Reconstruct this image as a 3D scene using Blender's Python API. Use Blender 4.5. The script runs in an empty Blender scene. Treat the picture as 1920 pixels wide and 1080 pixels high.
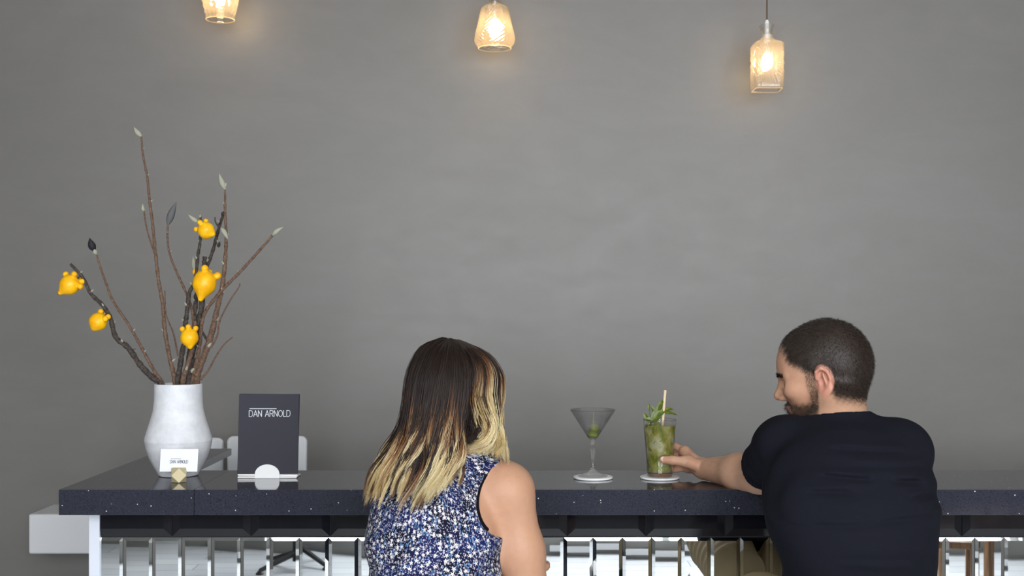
import bpy, math, random
import numpy as np
from mathutils import Vector, Matrix

rng = np.random.default_rng(7)
random.seed(7)
C = bpy.context.scene.collection
scene = bpy.context.scene

# ------------------------------------------------------------------ camera, sky, exposure
FPX = 2300.0          # focal length in pixels of the 1920 px wide frame
HOR = 593.0           # row of the horizon
CAM_Z = 1.46
cam_data = bpy.data.cameras.new('camera')
cam_data.sensor_width = 36.0
cam_data.lens = FPX / 1920.0 * 36.0
cam_data.shift_y = (HOR - 540.0) / 1920.0
cam_data.clip_start = 0.05
cam = bpy.data.objects.new('camera', cam_data)
cam.location = (0, 0, CAM_Z)
cam.rotation_euler = (math.pi / 2, 0, 0)
C.objects.link(cam)
scene.camera = cam

SKY = 13.0
world = bpy.data.worlds.new('overcast_sky')
scene.world = world
world.use_nodes = True
bg = world.node_tree.nodes['Background']
bg.inputs[0].default_value = (0.93, 0.965, 1.0, 1)
bg.inputs[1].default_value = SKY

ROOM_X0, ROOM_X1 = -3.0, 3.6
REAR_Y, WALL_Y, CEIL_Z = -1.95, 4.5, 3.4
WIN_Z0, WIN_Z1 = 1.05, 3.1
WINS = [(-1.65, 0.1), (0.3, 1.7), (1.9, 3.3)]
for i, (a, b) in enumerate(WINS):        # daylight portals in the window openings
    ld = bpy.data.lights.new('window_portal', 'AREA')
    ld.shape = 'RECTANGLE'
    ld.size = b - a
    ld.size_y = WIN_Z1 - WIN_Z0
    ld.cycles.is_portal = True
    lo = bpy.data.objects.new('window_portal', ld)
    lo.location = ((a + b) / 2, REAR_Y - 0.02, (WIN_Z0 + WIN_Z1) / 2)
    lo.rotation_euler = (math.pi / 2, 0, 0)
    C.objects.link(lo)

scene.view_settings.view_transform = 'Standard'
scene.view_settings.look = 'None'
scene.view_settings.gamma = 1.0
scene.view_settings.use_curve_mapping = False
scene.view_settings.exposure = 0.0
scene.cycles.use_denoising = True
scene.cycles.max_bounces = 14
scene.cycles.transmission_bounces = 14
scene.cycles.transparent_max_bounces = 24
scene.cycles.sample_clamp_indirect = 6.0

# ------------------------------------------------------------------ helpers
def P(px, py, d):
    """world point that stands d metres in front of the camera"""
    return np.array(((px - 960.0) * d / FPX, d, CAM_Z - (py - HOR) * d / FPX))

def srgb(r, g, b):
    f = lambda c: ((c / 255.0 + 0.055) / 1.055) ** 2.4 if c > 10 else c / 255.0 / 12.92
    return (f(r), f(g), f(b), 1.0)

def nrm(v):
    v = np.asarray(v, float)
    return v / np.linalg.norm(v)

MATS = {}
def mat(name, color, rough=0.5, metal=0.0, spec=0.5, **kw):
    m = bpy.data.materials.new(name)
    m.use_nodes = True
    b = m.node_tree.nodes['Principled BSDF']
    b.inputs['Base Color'].default_value = color
    b.inputs['Roughness'].default_value = rough
    b.inputs['Metallic'].default_value = metal
    b.inputs['Specular IOR Level'].default_value = spec
    for k, v in kw.items():
        b.inputs[k.replace('_', ' ')].default_value = v
    MATS[name] = m
    return m

class NT:
    """small wrapper for building node trees"""
    def __init__(s, m):
        s.t = m.node_tree
        s.b = s.t.nodes.get('Principled BSDF')
    def n(s, kind, **props):
        nd = s.t.nodes.new(kind)
        for k, v in props.items():
            setattr(nd, k, v)
        return nd
    def l(s, a, b):
        s.t.links.new(a, b)
    def m(s, op, a, b=None, c=None):
        nd = s.n('ShaderNodeMath', operation=op)
        for i, v in enumerate((a, b, c)):
            if v is None: continue
            if isinstance(v, (int, float)): nd.inputs[i].default_value = v
            else: s.l(v, nd.inputs[i])
        return nd.outputs[0]
    def mix(s, fac, a, b):
        nd = s.n('ShaderNodeMix', data_type='RGBA')
        for k, v in ((0, fac), (6, a), (7, b)):
            if isinstance(v, (int, float, tuple)): nd.inputs[k].default_value = v
            else: s.l(v, nd.inputs[k])
        return nd.outputs[2]
    def noise(s, scale, detail=3, rough=0.5, vec=None, dist=0.0):
        nd = s.n('ShaderNodeTexNoise')
        nd.inputs['Scale'].default_value = scale
        nd.inputs['Detail'].default_value = detail
        nd.inputs['Roughness'].default_value = rough
        nd.inputs['Distortion'].default_value = dist
        if vec is None:
            vec = s.n('ShaderNodeTexCoord').outputs['Object']
        s.l(vec, nd.inputs['Vector'])
        return nd.outputs['Fac']
    def ramp(s, fac, stops):
        nd = s.n('ShaderNodeValToRGB')
        e = nd.color_ramp.elements
        while len(e) < len(stops): e.new(0.5)
        for q, (p, c) in zip(e, stops):
            q.position = p
            q.color = c if isinstance(c, tuple) else (c, c, c, 1)
        s.l(fac, nd.inputs[0])
        return nd.outputs[0]
    def map(s, scale, out='Object'):
        mp = s.n('ShaderNodeMapping')
        mp.inputs['Scale'].default_value = scale
        s.l(s.n('ShaderNodeTexCoord').outputs[out], mp.inputs[0])
        return mp.outputs[0]
    def bump(s, h, strength=0.2, dist=0.01):
        nd = s.n('ShaderNodeBump')
        nd.inputs['Strength'].default_value = strength
        nd.inputs['Distance'].default_value = dist
        s.l(h, nd.inputs['Height'])
        s.l(nd.outputs[0], s.b.inputs['Normal'])

BASE = {}
def mesh_of(name, V, F, smooth=False):
    me = bpy.data.meshes.new(name)
    V = np.asarray(V, np.float32)
    if isinstance(F, np.ndarray):
        k = F.shape[1]
        me.vertices.add(len(V)); me.vertices.foreach_set('co', V.ravel())
        me.loops.add(F.size); me.loops.foreach_set('vertex_index', F.astype(np.int32).ravel())
        me.polygons.add(len(F))
        me.polygons.foreach_set('loop_start', np.arange(0, F.size, k, dtype=np.int32))
        me.update(calc_edges=True)
    else:
        me.from_pydata([tuple(map(float, v)) for v in V], [], [tuple(map(int, f)) for f in F])
    if smooth:
        me.polygons.foreach_set('use_smooth', np.ones(len(me.polygons), bool))
        if not isinstance(F, np.ndarray): me.set_sharp_from_angle(angle=math.radians(38))
    me.update()
    return me

def tag(o, label=None, cat=None, group=None, kind=None):
    if label: o['label'] = label
    if cat: o['category'] = cat
    if group: o['group'] = group
    if kind: o['kind'] = kind
    return o

def thing(name, loc, label, cat, group=None):
    o = bpy.data.objects.new(name, None)
    o.empty_display_size = 0.05
    o.location = tuple(map(float, loc))
    C.objects.link(o)
    BASE[o] = np.array(loc, float)
    return tag(o, label, cat, group)

def obj(name, V, F, m, parent=None, smooth=False, loc=None, cols=None, attr=None):
    """mesh object from world-space vertices; children share the origin of their thing"""
    V = np.asarray(V, float)
    if parent is not None:
        org = BASE[parent]
    elif loc is not None:
        org = np.array(loc, float)
    else:
        org = np.array([(V[:, 0].min() + V[:, 0].max()) / 2, (V[:, 1].min() + V[:, 1].max()) / 2, V[:, 2].min()])
    me = mesh_of(name, V - org, F, smooth)
    if m is not None: me.materials.append(m)
    if cols is not None:
        a = me.color_attributes.new('Col', 'FLOAT_COLOR', 'POINT')
        cc = np.ones((len(V), 4), np.float32); cc[:, :3] = cols
        a.data.foreach_set('color', cc.ravel())
    if attr is not None:
        a = me.attributes.new('puv', 'FLOAT_VECTOR', 'POINT')
        a.data.foreach_set('vector', np.asarray(attr, np.float32).ravel())
    o = bpy.data.objects.new(name, me)
    C.objects.link(o)
    if parent is not None:
        o.parent = parent
    else:
        o.location = tuple(org)
    BASE[o] = org
    return o

def place(name, me, parent, pos, rot=(0, 0, 0)):
    """another object that shares mesh data, at a world position"""
    o = bpy.data.objects.new(name, me)
    C.objects.link(o)
    if parent is not None:
        o.parent = parent
        o.location = tuple(np.array(pos, float) - BASE[parent])
    else:
        o.location = tuple(map(float, pos))
    o.rotation_euler = rot
    BASE[o] = np.array(pos, float)
    return o

def box(x0, x1, y0, y1, z0, z1):
    V = [(x0, y0, z0), (x1, y0, z0), (x1, y1, z0), (x0, y1, z0), (x0, y0, z1), (x1, y0, z1), (x1, y1, z1), (x0, y1, z1)]
    F = [(0, 3, 2, 1), (4, 5, 6, 7), (0, 1, 5, 4), (1, 2, 6, 5), (2, 3, 7, 6), (3, 0, 4, 7)]
    return V, F

def merge(parts):
    V, F = [], []
    for v, f in parts:
        n = len(V)
        V += [tuple(p) for p in v]
        F += [tuple(i + n for i in q) for q in f]
    return V, F

def bevel(o, w, seg=3):
    md = o.modifiers.new('bevel', 'BEVEL')
    md.width = w; md.segments = seg; md.limit_method = 'ANGLE'
    return o

def lathe(profile, c, n=48, closed=False, shape=None):
    """profile of (radius, z) round the vertical through c; shape(theta, r, z) can reshape the radius"""
    V, F = [], []
    m = len(profile)
    for r, z in profile:
        for k in range(n):
            t = 2 * math.pi * k / n
            rr = shape(t, r, z) if shape else r
            V.append((c[0] + rr * math.cos(t), c[1] + rr * math.sin(t), c[2] + z))
    for i in range(m - 1 + (1 if closed else 0)):
        a, b = i * n, ((i + 1) % m) * n
        for k in range(n):
            k2 = (k + 1) % n
            F.append((a + k, a + k2, b + k2, b + k))
    if not closed:
        if profile[0][0] > 1e-6: F.append(tuple(range(n))[::-1])
        if profile[-1][0] > 1e-6: F.append(tuple((m - 1) * n + k for k in range(n)))
    return V, F

def catmull(pts, n):
    """pts (..., K, 3) -> (..., n, 3)"""
    pts = np.asarray(pts, float)
    K = pts.shape[-2]
    pad = np.concatenate([2 * pts[..., :1, :] - pts[..., 1:2, :], pts, 2 * pts[..., -1:, :] - pts[..., -2:-1, :]], axis=-2)
    t = np.linspace(0, K - 1, n)
    i = np.minimum(t.astype(int), K - 2)
    u = (t - i)[:, None]
    p0, p1, p2, p3 = (pad[..., i + j, :] for j in range(4))
    return 0.5 * (2 * p1 + (p2 - p0) * u + (2 * p0 - 5 * p1 + 4 * p2 - p3) * u ** 2 + (3 * p1 - p0 - 3 * p2 + p3) * u ** 3)

def tube(path, radii, n=8, cap=True):
    path = np.asarray(path, float)
    radii = np.broadcast_to(np.asarray(radii, float), (len(path),))
    T = np.gradient(path, axis=0)
    T /= np.linalg.norm(T, axis=1)[:, None] + 1e-12
    u = np.cross(T[0], (0.3, 0.9, 0.2)); u /= np.linalg.norm(u)
    V = []
    for p, t, r in zip(path, T, radii):
        u = u - t * np.dot(u, t); u /= np.linalg.norm(u)
        w = np.cross(t, u)
        for k in range(n):
            a = 2 * math.pi * k / n
            V.append(p + r * (math.cos(a) * u + math.sin(a) * w))
    F = []
    for i in range(len(path) - 1):
        for k in range(n):
            k2 = (k + 1) % n
            F.append((i * n + k, i * n + k2, (i + 1) * n + k2, (i + 1) * n + k))
    if cap:
        F.append(tuple(range(n))[::-1]); F.append(tuple((len(path) - 1) * n + k for k in range(n)))
    return V, F

def strands(pts, rad):
    """pts (N, M, 3), rad (N, M) -> three-sided tapering tubes as arrays"""
    N, M, _ = pts.shape
    T = np.gradient(pts, axis=1)
    T /= np.linalg.norm(T, axis=2, keepdims=True) + 1e-9
    a = rng.normal(size=(N, 1, 3))
    u = np.cross(T, a); u /= np.linalg.norm(u, axis=2, keepdims=True) + 1e-9
    w = np.cross(T, u)
    V = np.zeros((N, M, 3, 3))
    for k in range(3):
        t = 2 * math.pi * k / 3
        V[:, :, k] = pts + rad[..., None] * (math.cos(t) * u + math.sin(t) * w)
    base = (np.arange(N)[:, None, None] * M + np.arange(M - 1)[None, :, None]) * 3
    k = np.arange(3)[None, None, :]; k2 = (k + 1) % 3
    F = np.stack([base + k, base + k2, base + 3 + k2, base + 3 + k], axis=-1).reshape(-1, 4)
    return V.reshape(-1, 3), F

# ------------------------------------------------------------------ signed distance modelling for bodies, clothes and fruit
class Field:
    cur = 0
    def __init__(s):
        s.p = []
    def cone(s, a, b, ra, rb, k=0.02, flat=None, fl=1.0, sub=False):
        s.p.append(('c', np.array(a, float), np.array(b, float), ra, rb, k, None if flat is None else nrm(flat), fl, sub)); return s
    def ell(s, c, r, R=None, k=0.02, sub=False):
        s.p.append(('e', np.array(c, float), np.array(r, float), np.eye(3) if R is None else np.array(R, float), 0, k, None, 0, sub)); return s
    def chain(s, pts, rs, k=0.02):
        for i in range(len(pts) - 1):
            s.cone(pts[i], pts[i + 1], rs[i], rs[i + 1], k)
        return s
    @staticmethod
    def one(q, X):
        if q[0] == 'c':
            _, a, b, ra, rb, k, flat, fl, sub = q
            ba = b - a
            pa = X - a
            t = np.clip(pa @ ba / max(ba @ ba, 1e-12), 0, 1)
            d = pa - t[:, None] * ba
            if flat is not None:
                d = d + (d @ flat)[:, None] * flat * (1 / fl - 1)
            L = np.sqrt((d * d).sum(1))
            dist = L - (ra + (rb - ra) * t)
            return dist * (fl if flat is not None and fl < 1 else 1.0)
        _, c, r, R, _, k, _, _, sub = q
        x = (X - c) @ R          # columns of R are the local axes
        k0 = np.sqrt(((x / r) ** 2).sum(1)); k1 = np.sqrt(((x / (r * r)) ** 2).sum(1)) + 1e-9
        return np.where(k0 < 1e-3, -r.min(), k0 * (k0 - 1) / k1)
    def prep(s, cen):
        s.near = np.stack([Field.one(q, cen) - 2 * q[5] for q in s.p]) if s.p else np.zeros((0, len(cen)))
        s.best = np.stack([np.where(q[8], 9.0, Field.one(q, cen)) for q in s.p]).min(0)
    def __call__(s, X, rad=None):
        d = np.full(len(X), 9.0)
        live = range(len(s.p))
        if rad is not None:
            near = s.near[:, Field.cur]
            live = np.nonzero(near < max(s.best[Field.cur], 0) + 2.3 * rad + 0.004)[0]
        for i in live:
            q = s.p[i]
            k = q[5]
            e = Field.one(q, X)
            if q[8]:
                h = np.clip(0.5 - 0.5 * (d + e) / k, 0, 1)
                d = d + (-e - d) * h + k * h * (1 - h)
            else:
                h = np.clip(0.5 + 0.5 * (e - d) / k, 0, 1)
                d = e + (d - e) * h - k * h * (1 - h)
        return d

def axis_of(lo, hi, h, fine=(), hf=None):
    """sample positions along one axis, denser inside the intervals in fine"""
    xs = [lo]
    while xs[-1] < hi:
        x = xs[-1]
        xs.append(x + (hf if any(a <= x <= b for a, b in fine) else h))
    return np.array(xs)

def surface(fn, fields, lo, hi, h, fine=((), (), ()), hf=None):
    """sparse sampling of fn on a rectilinear grid and naive surface nets -> vertices, quads"""
    B = 10
    ax_ = []
    for q in range(3):
        xs = axis_of(lo[q], hi[q], h, fine[q], hf)
        pad = (-(len(xs) - 1)) % B
        ax_.append(np.concatenate([xs, xs[-1] + h * np.arange(1, pad + 1)]))
    n = np.array([len(x) - 1 for x in ax_]); nb = n // B
    V = np.full(tuple(n + 1), 1.0, np.float32)
    g = np.stack(np.meshgrid(*[np.arange(m) for m in nb], indexing='ij'), -1).reshape(-1, 3)
    blo = np.stack([ax_[q][g[:, q] * B] for q in range(3)], 1); bhi = np.stack([ax_[q][g[:, q] * B + B] for q in range(3)], 1)
    cen = (blo + bhi) / 2
    rad = np.linalg.norm(bhi - blo, axis=1) / 2
    dc = fn(cen, None)
    keep = np.abs(dc) <= 1.8 * rad + 0.012
    for q in fields: q.prep(cen)
    for ib, ((i, j, k), R, d) in enumerate(zip(g, rad, dc)):
        Field.cur = ib
        sl = (slice(i * B, i * B + B + 1), slice(j * B, j * B + B + 1), slice(k * B, k * B + B + 1))
        if abs(d) > 1.8 * R + 0.012:
            if d < 0: V[sl] = -1.0
            continue
        X = np.stack(np.meshgrid(*[ax_[q][sl[q]] for q in range(3)], indexing='ij'), -1).reshape(-1, 3)
        V[sl] = fn(X, R).reshape(B + 1, B + 1, B + 1)
    s = V < 0
    c = np.zeros(tuple(n), np.uint8)
    offs = [(a, b, e) for a in (0, 1) for b in (0, 1) for e in (0, 1)]
    for a, b, e in offs:
        c += s[a:a + n[0], b:b + n[1], e:e + n[2]]
    act = (c > 0) & (c < 8)
    ijk = np.argwhere(act)
    idx = np.full(tuple(n), -1, np.int32); idx[act] = np.arange(len(ijk))
    cl = np.stack([ax_[q][ijk[:, q]] for q in range(3)], 1); ch_ = np.stack([ax_[q][ijk[:, q] + 1] for q in range(3)], 1)
    pos = np.zeros((len(ijk), 3)); cnt = np.zeros(len(ijk))
    for a in offs:
        for ax in range(3):
            if a[ax]: continue
            b = list(a); b[ax] = 1
            va = V[tuple((ijk + a).T)]; vb = V[tuple((ijk + b).T)]
            m = (va < 0) != (vb < 0)
            t = np.where(m, va / np.where(m, va - vb, 1), 0)
            p = np.array(a, float) + t[:, None] * (np.array(b) - np.array(a))
            pos += p * m[:, None]; cnt += m
    verts = cl + (ch_ - cl) * (pos / cnt[:, None])
    faces = []
    for ax in range(3):
        o1, o2 = [q for q in range(3) if q != ax]
        lo_s = [slice(1, n[q]) for q in range(3)]; lo_s[ax] = slice(0, n[ax])
        hi_s = list(lo_s); hi_s[ax] = slice(1, n[ax] + 1)
        sa, sb = s[tuple(lo_s)], s[tuple(hi_s)]
        e = np.argwhere(sa != sb)
        inside_first = sa[tuple(e.T)]
        base = e.copy(); base[:, o1] += 1; base[:, o2] += 1
        def cell(d1, d2):
            q = base.copy(); q[:, o1] += d1; q[:, o2] += d2
            return idx[tuple(q.T)]
        f = np.stack([cell(-1, -1), cell(0, -1), cell(0, 0), cell(-1, 0)], 1)
        flip = inside_first if ax != 1 else ~inside_first
        f[~flip] = f[~flip][:, ::-1]
        faces.append(f)
    return verts, np.concatenate(faces)

def relax(V, F, it=1, lam=0.5):
    for _ in range(it):
        acc = np.zeros_like(V); cnt = np.zeros(len(V))
        for a, b in ((0, 1), (1, 2), (2, 3), (3, 0)):
            np.add.at(acc, F[:, a], V[F[:, b]]); np.add.at(acc, F[:, b], V[F[:, a]])
            np.add.at(cnt, F[:, a], 1); np.add.at(cnt, F[:, b], 1)
        V = V + lam * (acc / cnt[:, None] - V)
    return V

def vnormals(V, F):
    nn = np.cross(V[F[:, 2]] - V[F[:, 0]], V[F[:, 3]] - V[F[:, 1]])
    N = np.zeros_like(V)
    for k in range(4): np.add.at(N, F[:, k], nn)
    return N / (np.linalg.norm(N, axis=1, keepdims=True) + 1e-12)
# ------------------------------------------------------------------ materials
def wall_paint():
    m = mat('grey_limewash', srgb(120, 118, 114), 0.42, spec=0.5)
    t = NT(m)
    big = t.noise(0.9, 4, 0.55, t.map((1, 1, 1.6)), 0.8)
    fine = t.noise(9, 5, 0.6, t.map((1, 1, 2.2)), 0.4)
    swirl = t.noise(2.2, 2, 0.5, t.map((1.0, 1, 2.6)), 2.2)
    k = t.m('ADD', t.m('MULTIPLY', big, 0.6), t.m('ADD', t.m('MULTIPLY', fine, 0.2), t.m('MULTIPLY', swirl, 0.25)))
    col = t.ramp(k, [(0.30, srgb(116, 114, 109)), (0.55, srgb(123, 120, 117)), (0.78, srgb(129, 126, 125))])
    # a few worn scuffs low on the wall
    sc = t.noise(5, 4, 0.7, t.map((1.0, 1, 2.5)), 1.0)
    scm = t.m('MULTIPLY', t.ramp(sc, [(0.66, 0.0), (0.80, 1.0)]), 0.22)
    col = t.mix(scm, col, srgb(100, 98, 94))
    t.l(col, t.b.inputs['Base Color'])
    t.l(t.m('ADD', t.m('MULTIPLY', fine, 0.14), 0.36), t.b.inputs['Roughness'])
    t.bump(fine, 0.04, 0.004)
    return m
M_WALL = wall_paint()
M_CEIL = mat('pale_ceiling', srgb(205, 204, 200), 0.9)
M_SIDE = mat('side_plaster', srgb(104, 102, 98), 0.8)
M_REAR = mat('rear_plaster', srgb(150, 149, 146), 0.8)
M_TRIMW = mat('white_paint', srgb(235, 236, 238), 0.45)

def floor_mat():
    m = mat('pale_floor', srgb(225, 228, 230), 0.35)
    t = NT(m)
    b = t.n('ShaderNodeTexBrick'); b.offset = 0.5
    b.inputs['Scale'].default_value = 1.0
    b.inputs['Brick Width'].default_value = 1.4
    b.inputs['Row Height'].default_value = 0.16
    b.inputs['Mortar Size'].default_value = 0.003
    b.inputs['Color1'].default_value = srgb(234, 237, 240)
    b.inputs['Color2'].default_value = srgb(218, 223, 228)
    b.inputs['Mortar'].default_value = srgb(150, 152, 155)
    t.l(t.n('ShaderNodeTexCoord').outputs['Object'], b.inputs['Vector'])
    t.l(b.outputs['Color'], t.b.inputs['Base Color'])
    return m
M_FLOOR = floor_mat()

def stone():
    m = mat('black_quartz', srgb(20, 20, 24), 0.07, spec=0.55)
    t = NT(m)
    tc = t.n('ShaderNodeTexCoord').outputs['Object']
    v = t.n('ShaderNodeTexVoronoi'); v.inputs['Scale'].default_value = 95
    t.l(tc, v.inputs['Vector'])
    hsv = t.n('ShaderNodeSeparateColor'); t.l(v.outputs['Color'], hsv.inputs[0])
    spark = t.m('MULTIPLY', t.m('LESS_THAN', v.outputs['Distance'], 0.13), t.m('GREATER_THAN', hsv.outputs[0], 0.86))
    v2 = t.n('ShaderNodeTexVoronoi'); v2.inputs['Scale'].default_value = 760
    t.l(tc, v2.inputs['Vector'])
    sep2 = t.n('ShaderNodeSeparateColor'); t.l(v2.outputs['Color'], sep2.inputs[0])
    g = t.ramp(sep2.outputs[0], [(0.0, srgb(24, 25, 30)), (0.16, srgb(45, 46, 56)), (0.92, srgb(50, 52, 63)), (1.0, srgb(66, 68, 78))])
    t.l(t.mix(spark, g, srgb(225, 225, 220)), t.b.inputs['Base Color'])
    t.l(t.m('MULTIPLY', sep2.outputs[1], 0.05), t.b.inputs['Coat Roughness'])
    return m
M_STONE = stone()
M_BLACKTILE = mat('black_glazed_tile', srgb(22, 22, 27), 0.09, spec=0.55)
NT(M_BLACKTILE).bump(NT(M_BLACKTILE).noise(30, 2), 0.05, 0.002)
M_MIRROR = mat('bevelled_mirror', (0.90, 0.92, 0.93, 1), 0.015, 1.0)
M_GROUT = mat('dark_grout', srgb(30, 30, 33), 0.8)
M_ALU = mat('white_aluminium', srgb(214, 218, 228), 0.35)
def ceramic():
    m = mat('white_bisque_porcelain', srgb(224, 225, 229), 0.55, spec=0.3)
    t = NT(m)
    n = t.noise(22, 5, 0.65)
    t.l(t.ramp(n, [(0.3, srgb(206, 208, 213)), (0.6, srgb(228, 229, 233)), (0.8, srgb(232, 232, 234))]), t.b.inputs['Base Color'])
    t.bump(n, 0.05, 0.003)
    return m
M_VASE = ceramic()
def bark(name, a, b):
    m = mat(name, a, 0.8, spec=0.2)
    t = NT(m)
    n = t.noise(160, 4, 0.6)
    w = t.noise(420, 2, 0.5)
    col = t.ramp(n, [(0.3, a), (0.65, b)])
    t.l(t.mix(t.ramp(w, [(0.70, 0.0), (0.76, 1.0)]), col, srgb(190, 180, 165)), t.b.inputs['Base Color'])
    t.bump(n, 0.5, 0.002)
    return m
M_BARK = bark('brown_bark', srgb(74, 56, 46), srgb(122, 98, 82))
M_BARKD = bark('dark_bark', srgb(38, 33, 32), srgb(84, 76, 70))
M_BUD = mat('silvery_bud', srgb(158, 158, 140), 0.75)
M_BUDG = mat('slate_bud', srgb(92, 92, 94), 0.8)
M_BUDK = mat('black_bud', srgb(26, 22, 28), 0.7)
def fruit_mat():
    m = mat('golden_fruit_skin', srgb(250, 178, 12), 0.38, spec=0.4, Subsurface_Weight=0.12)
    m.node_tree.nodes['Principled BSDF'].inputs['Subsurface Radius'].default_value = (0.008, 0.005, 0.001)
    t = NT(m)
    n = t.noise(45, 3, 0.6)
    t.l(t.ramp(n, [(0.35, srgb(246, 172, 8)), (0.6, srgb(253, 192, 12)), (0.8, srgb(252, 204, 26))]), t.b.inputs['Base Color'])
    return m
M_FRUIT = fruit_mat()
M_MENU = mat('charcoal_card', srgb(58, 58, 66), 0.75, spec=0.25)
NT(M_MENU).bump(NT(M_MENU).noise(900, 2), 0.12, 0.001)
M_PAPER = mat('white_paper', srgb(238, 240, 246), 0.6, spec=0.2)
M_INK = mat('grey_ink', srgb(80, 82, 92), 0.7)
M_SILVER = mat('silver_print', srgb(216, 218, 222), 0.45)
M_ACRYL = mat('white_acrylic', srgb(240, 240, 240), 0.25)
M_WOODPALE = mat('pale_gold_wood', srgb(198, 184, 146), 0.4, 0.12)
NT(M_WOODPALE).bump(NT(M_WOODPALE).noise(120, 3), 0.06, 0.002)
M_CHAIR = mat('white_plastic', srgb(222, 223, 226), 0.4)
M_CHROME = mat('brushed_steel', srgb(190, 192, 196), 0.25, 1.0)
M_BLACKMETAL = mat('black_metal', srgb(22, 22, 24), 0.4)
def wood():
    m = mat('oak', srgb(140, 100, 62), 0.5)
    t = NT(m)
    n = t.noise(6, 4, 0.6, t.map((12, 12, 1)))
    t.l(t.ramp(n, [(0.3, srgb(98, 66, 38)), (0.7, srgb(160, 120, 78))]), t.b.inputs['Base Color'])
    return m
M_WOOD = wood()
M_GLASS = mat('clear_glass', (1, 1, 1, 1), 0.0, spec=0.5, Transmission_Weight=1.0, IOR=1.47)
M_OLIVE = mat('green_olive', srgb(128, 140, 40), 0.3, Subsurface_Weight=0.1)
M_PICK = mat('pale_pick', srgb(190, 170, 120), 0.5)
M_STRAW = mat('paper_straw', srgb(222, 198, 164), 0.6)
def leaf():
    m = mat('mint_leaf', srgb(70, 110, 24), 0.45)
    t = NT(m)
    t.l(t.ramp(t.noise(90, 3), [(0.3, srgb(54, 70, 10)), (0.6, srgb(100, 116, 24)), (0.8, srgb(138, 148, 52))]), t.b.inputs['Base Color'])
    return m
M_LEAF = leaf()
M_MINTSTEM = mat('mint_stem', srgb(92, 104, 44), 0.6)
def mojito():
    m = mat('green_cocktail', srgb(150, 150, 70), 0.2, Transmission_Weight=0.22, IOR=1.34)
    t = NT(m)
    n = t.noise(34, 4, 0.6, t.map((1, 1, 0.7)), 0.6)
    c = t.ramp(n, [(0.30, srgb(92, 116, 24)), (0.42, srgb(150, 154, 62)), (0.52, srgb(184, 178, 100)), (0.64, srgb(212, 210, 168)), (0.80, srgb(128, 148, 50))])
    t.l(c, t.b.inputs['Base Color'])
    t.bump(n, 0.5, 0.006)
    return m
M_MOJITO = mojito()
M_ICE = mat('crushed_ice', (0.93, 0.96, 0.88, 1), 0.15, Transmission_Weight=0.8, IOR=1.31)
M_LIME = mat('lime_flesh', srgb(150, 168, 60), 0.4, Subsurface_Weight=0.2)
def lamp_glass(name, clear, milky, tint, rough=0.03, ior=1.45):
    """pressed glass: part straight see-through, part refracting, a little milky"""
    m = bpy.data.materials.new(name); m.use_nodes = True
    t = NT(m); tr = t.t; tr.nodes.remove(t.b)
    out = tr.nodes['Material Output']
    a = t.n('ShaderNodeBsdfTransparent'); a.inputs[0].default_value = (1, 1, 1, 1)
    b = t.n('ShaderNodeBsdfTranslucent'); b.inputs[0].default_value = tint
    c = t.n('ShaderNodeBsdfGlass'); c.inputs['Roughness'].default_value = rough; c.inputs['IOR'].default_value = ior
    m1 = t.n('ShaderNodeMixShader'); m1.inputs[0].default_value = milky
    t.l(c.outputs[0], m1.inputs[1]); t.l(b.outputs[0], m1.inputs[2])
    m2 = t.n('ShaderNodeMixShader'); m2.inputs[0].default_value = clear
    t.l(m1.outputs[0], m2.inputs[1]); t.l(a.outputs[0], m2.inputs[2])
    t.l(m2.outputs[0], out.inputs[0])
    return m
M_LAMP = lamp_glass('pressed_lamp_glass', 0.40, 0.13, (1.0, 0.85, 0.62, 1))
M_RIM = lamp_glass('thick_glass_rim', 0.2, 0.55, (1.0, 0.86, 0.66, 1))
M_GIN = lamp_glass('clear_spirit', 0.86, 0.02, (1, 1, 1, 1), 0.0, 1.33)
M_BOWL = lamp_glass('thin_bowl_glass', 0.30, 0.03, (1, 1, 1, 1), 0.0, 1.47)
M_THIN = M_GLASS
M_FOOT = lamp_glass('clear_glass_foot', 0.35, 0.06, (1, 1, 1, 1))
def emit(name, col, s):
    m = bpy.data.materials.new(name); m.use_nodes = True
    t = NT(m); t.t.nodes.remove(t.b)
    e = t.n('ShaderNodeEmission'); e.inputs[0].default_value = col; e.inputs[1].default_value = s
    t.l(e.outputs[0], t.t.nodes['Material Output'].inputs[0])
    return m
M_BULB = emit('lit_filament_bulb', (1.0, 0.70, 0.36, 1), 95.0)
M_CORD = mat('brown_fabric_cord', srgb(96, 78, 58), 0.8)

# ------------------------------------------------------------------ room shell
def struct(name, parts, m):
    V, F = merge(parts)
    return tag(obj(name, V, F, m), kind='structure')
X0, X1 = ROOM_X0, ROOM_X1
struct('floor', [box(X0, X1, REAR_Y, WALL_Y, -0.1, 0)], M_FLOOR)
struct('ceiling', [box(X0, X1, REAR_Y, WALL_Y, CEIL_Z, CEIL_Z + 0.1)], M_CEIL)
struct('wall_front', [box(X0, X1, WALL_Y, WALL_Y + 0.12, 0, CEIL_Z)], M_WALL)
struct('wall_left', [box(X0 - 0.12, X0, REAR_Y, WALL_Y, 0, CEIL_Z)], M_SIDE)
struct('wall_right', [box(X1, X1 + 0.12, REAR_Y, WALL_Y, 0, CEIL_Z)], M_SIDE)
rp = [box(X0, X1, REAR_Y - 0.2, REAR_Y, 0, WIN_Z0), box(X0, X1, REAR_Y - 0.2, REAR_Y, WIN_Z1, CEIL_Z)]
edges = [X0] + [e for w in WINS for e in w] + [X1]
for a, b in zip(edges[::2], edges[1::2]):
    rp.append(box(a, b, REAR_Y - 0.2, REAR_Y, WIN_Z0, WIN_Z1))
struct('wall_rear', rp, M_REAR)
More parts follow.
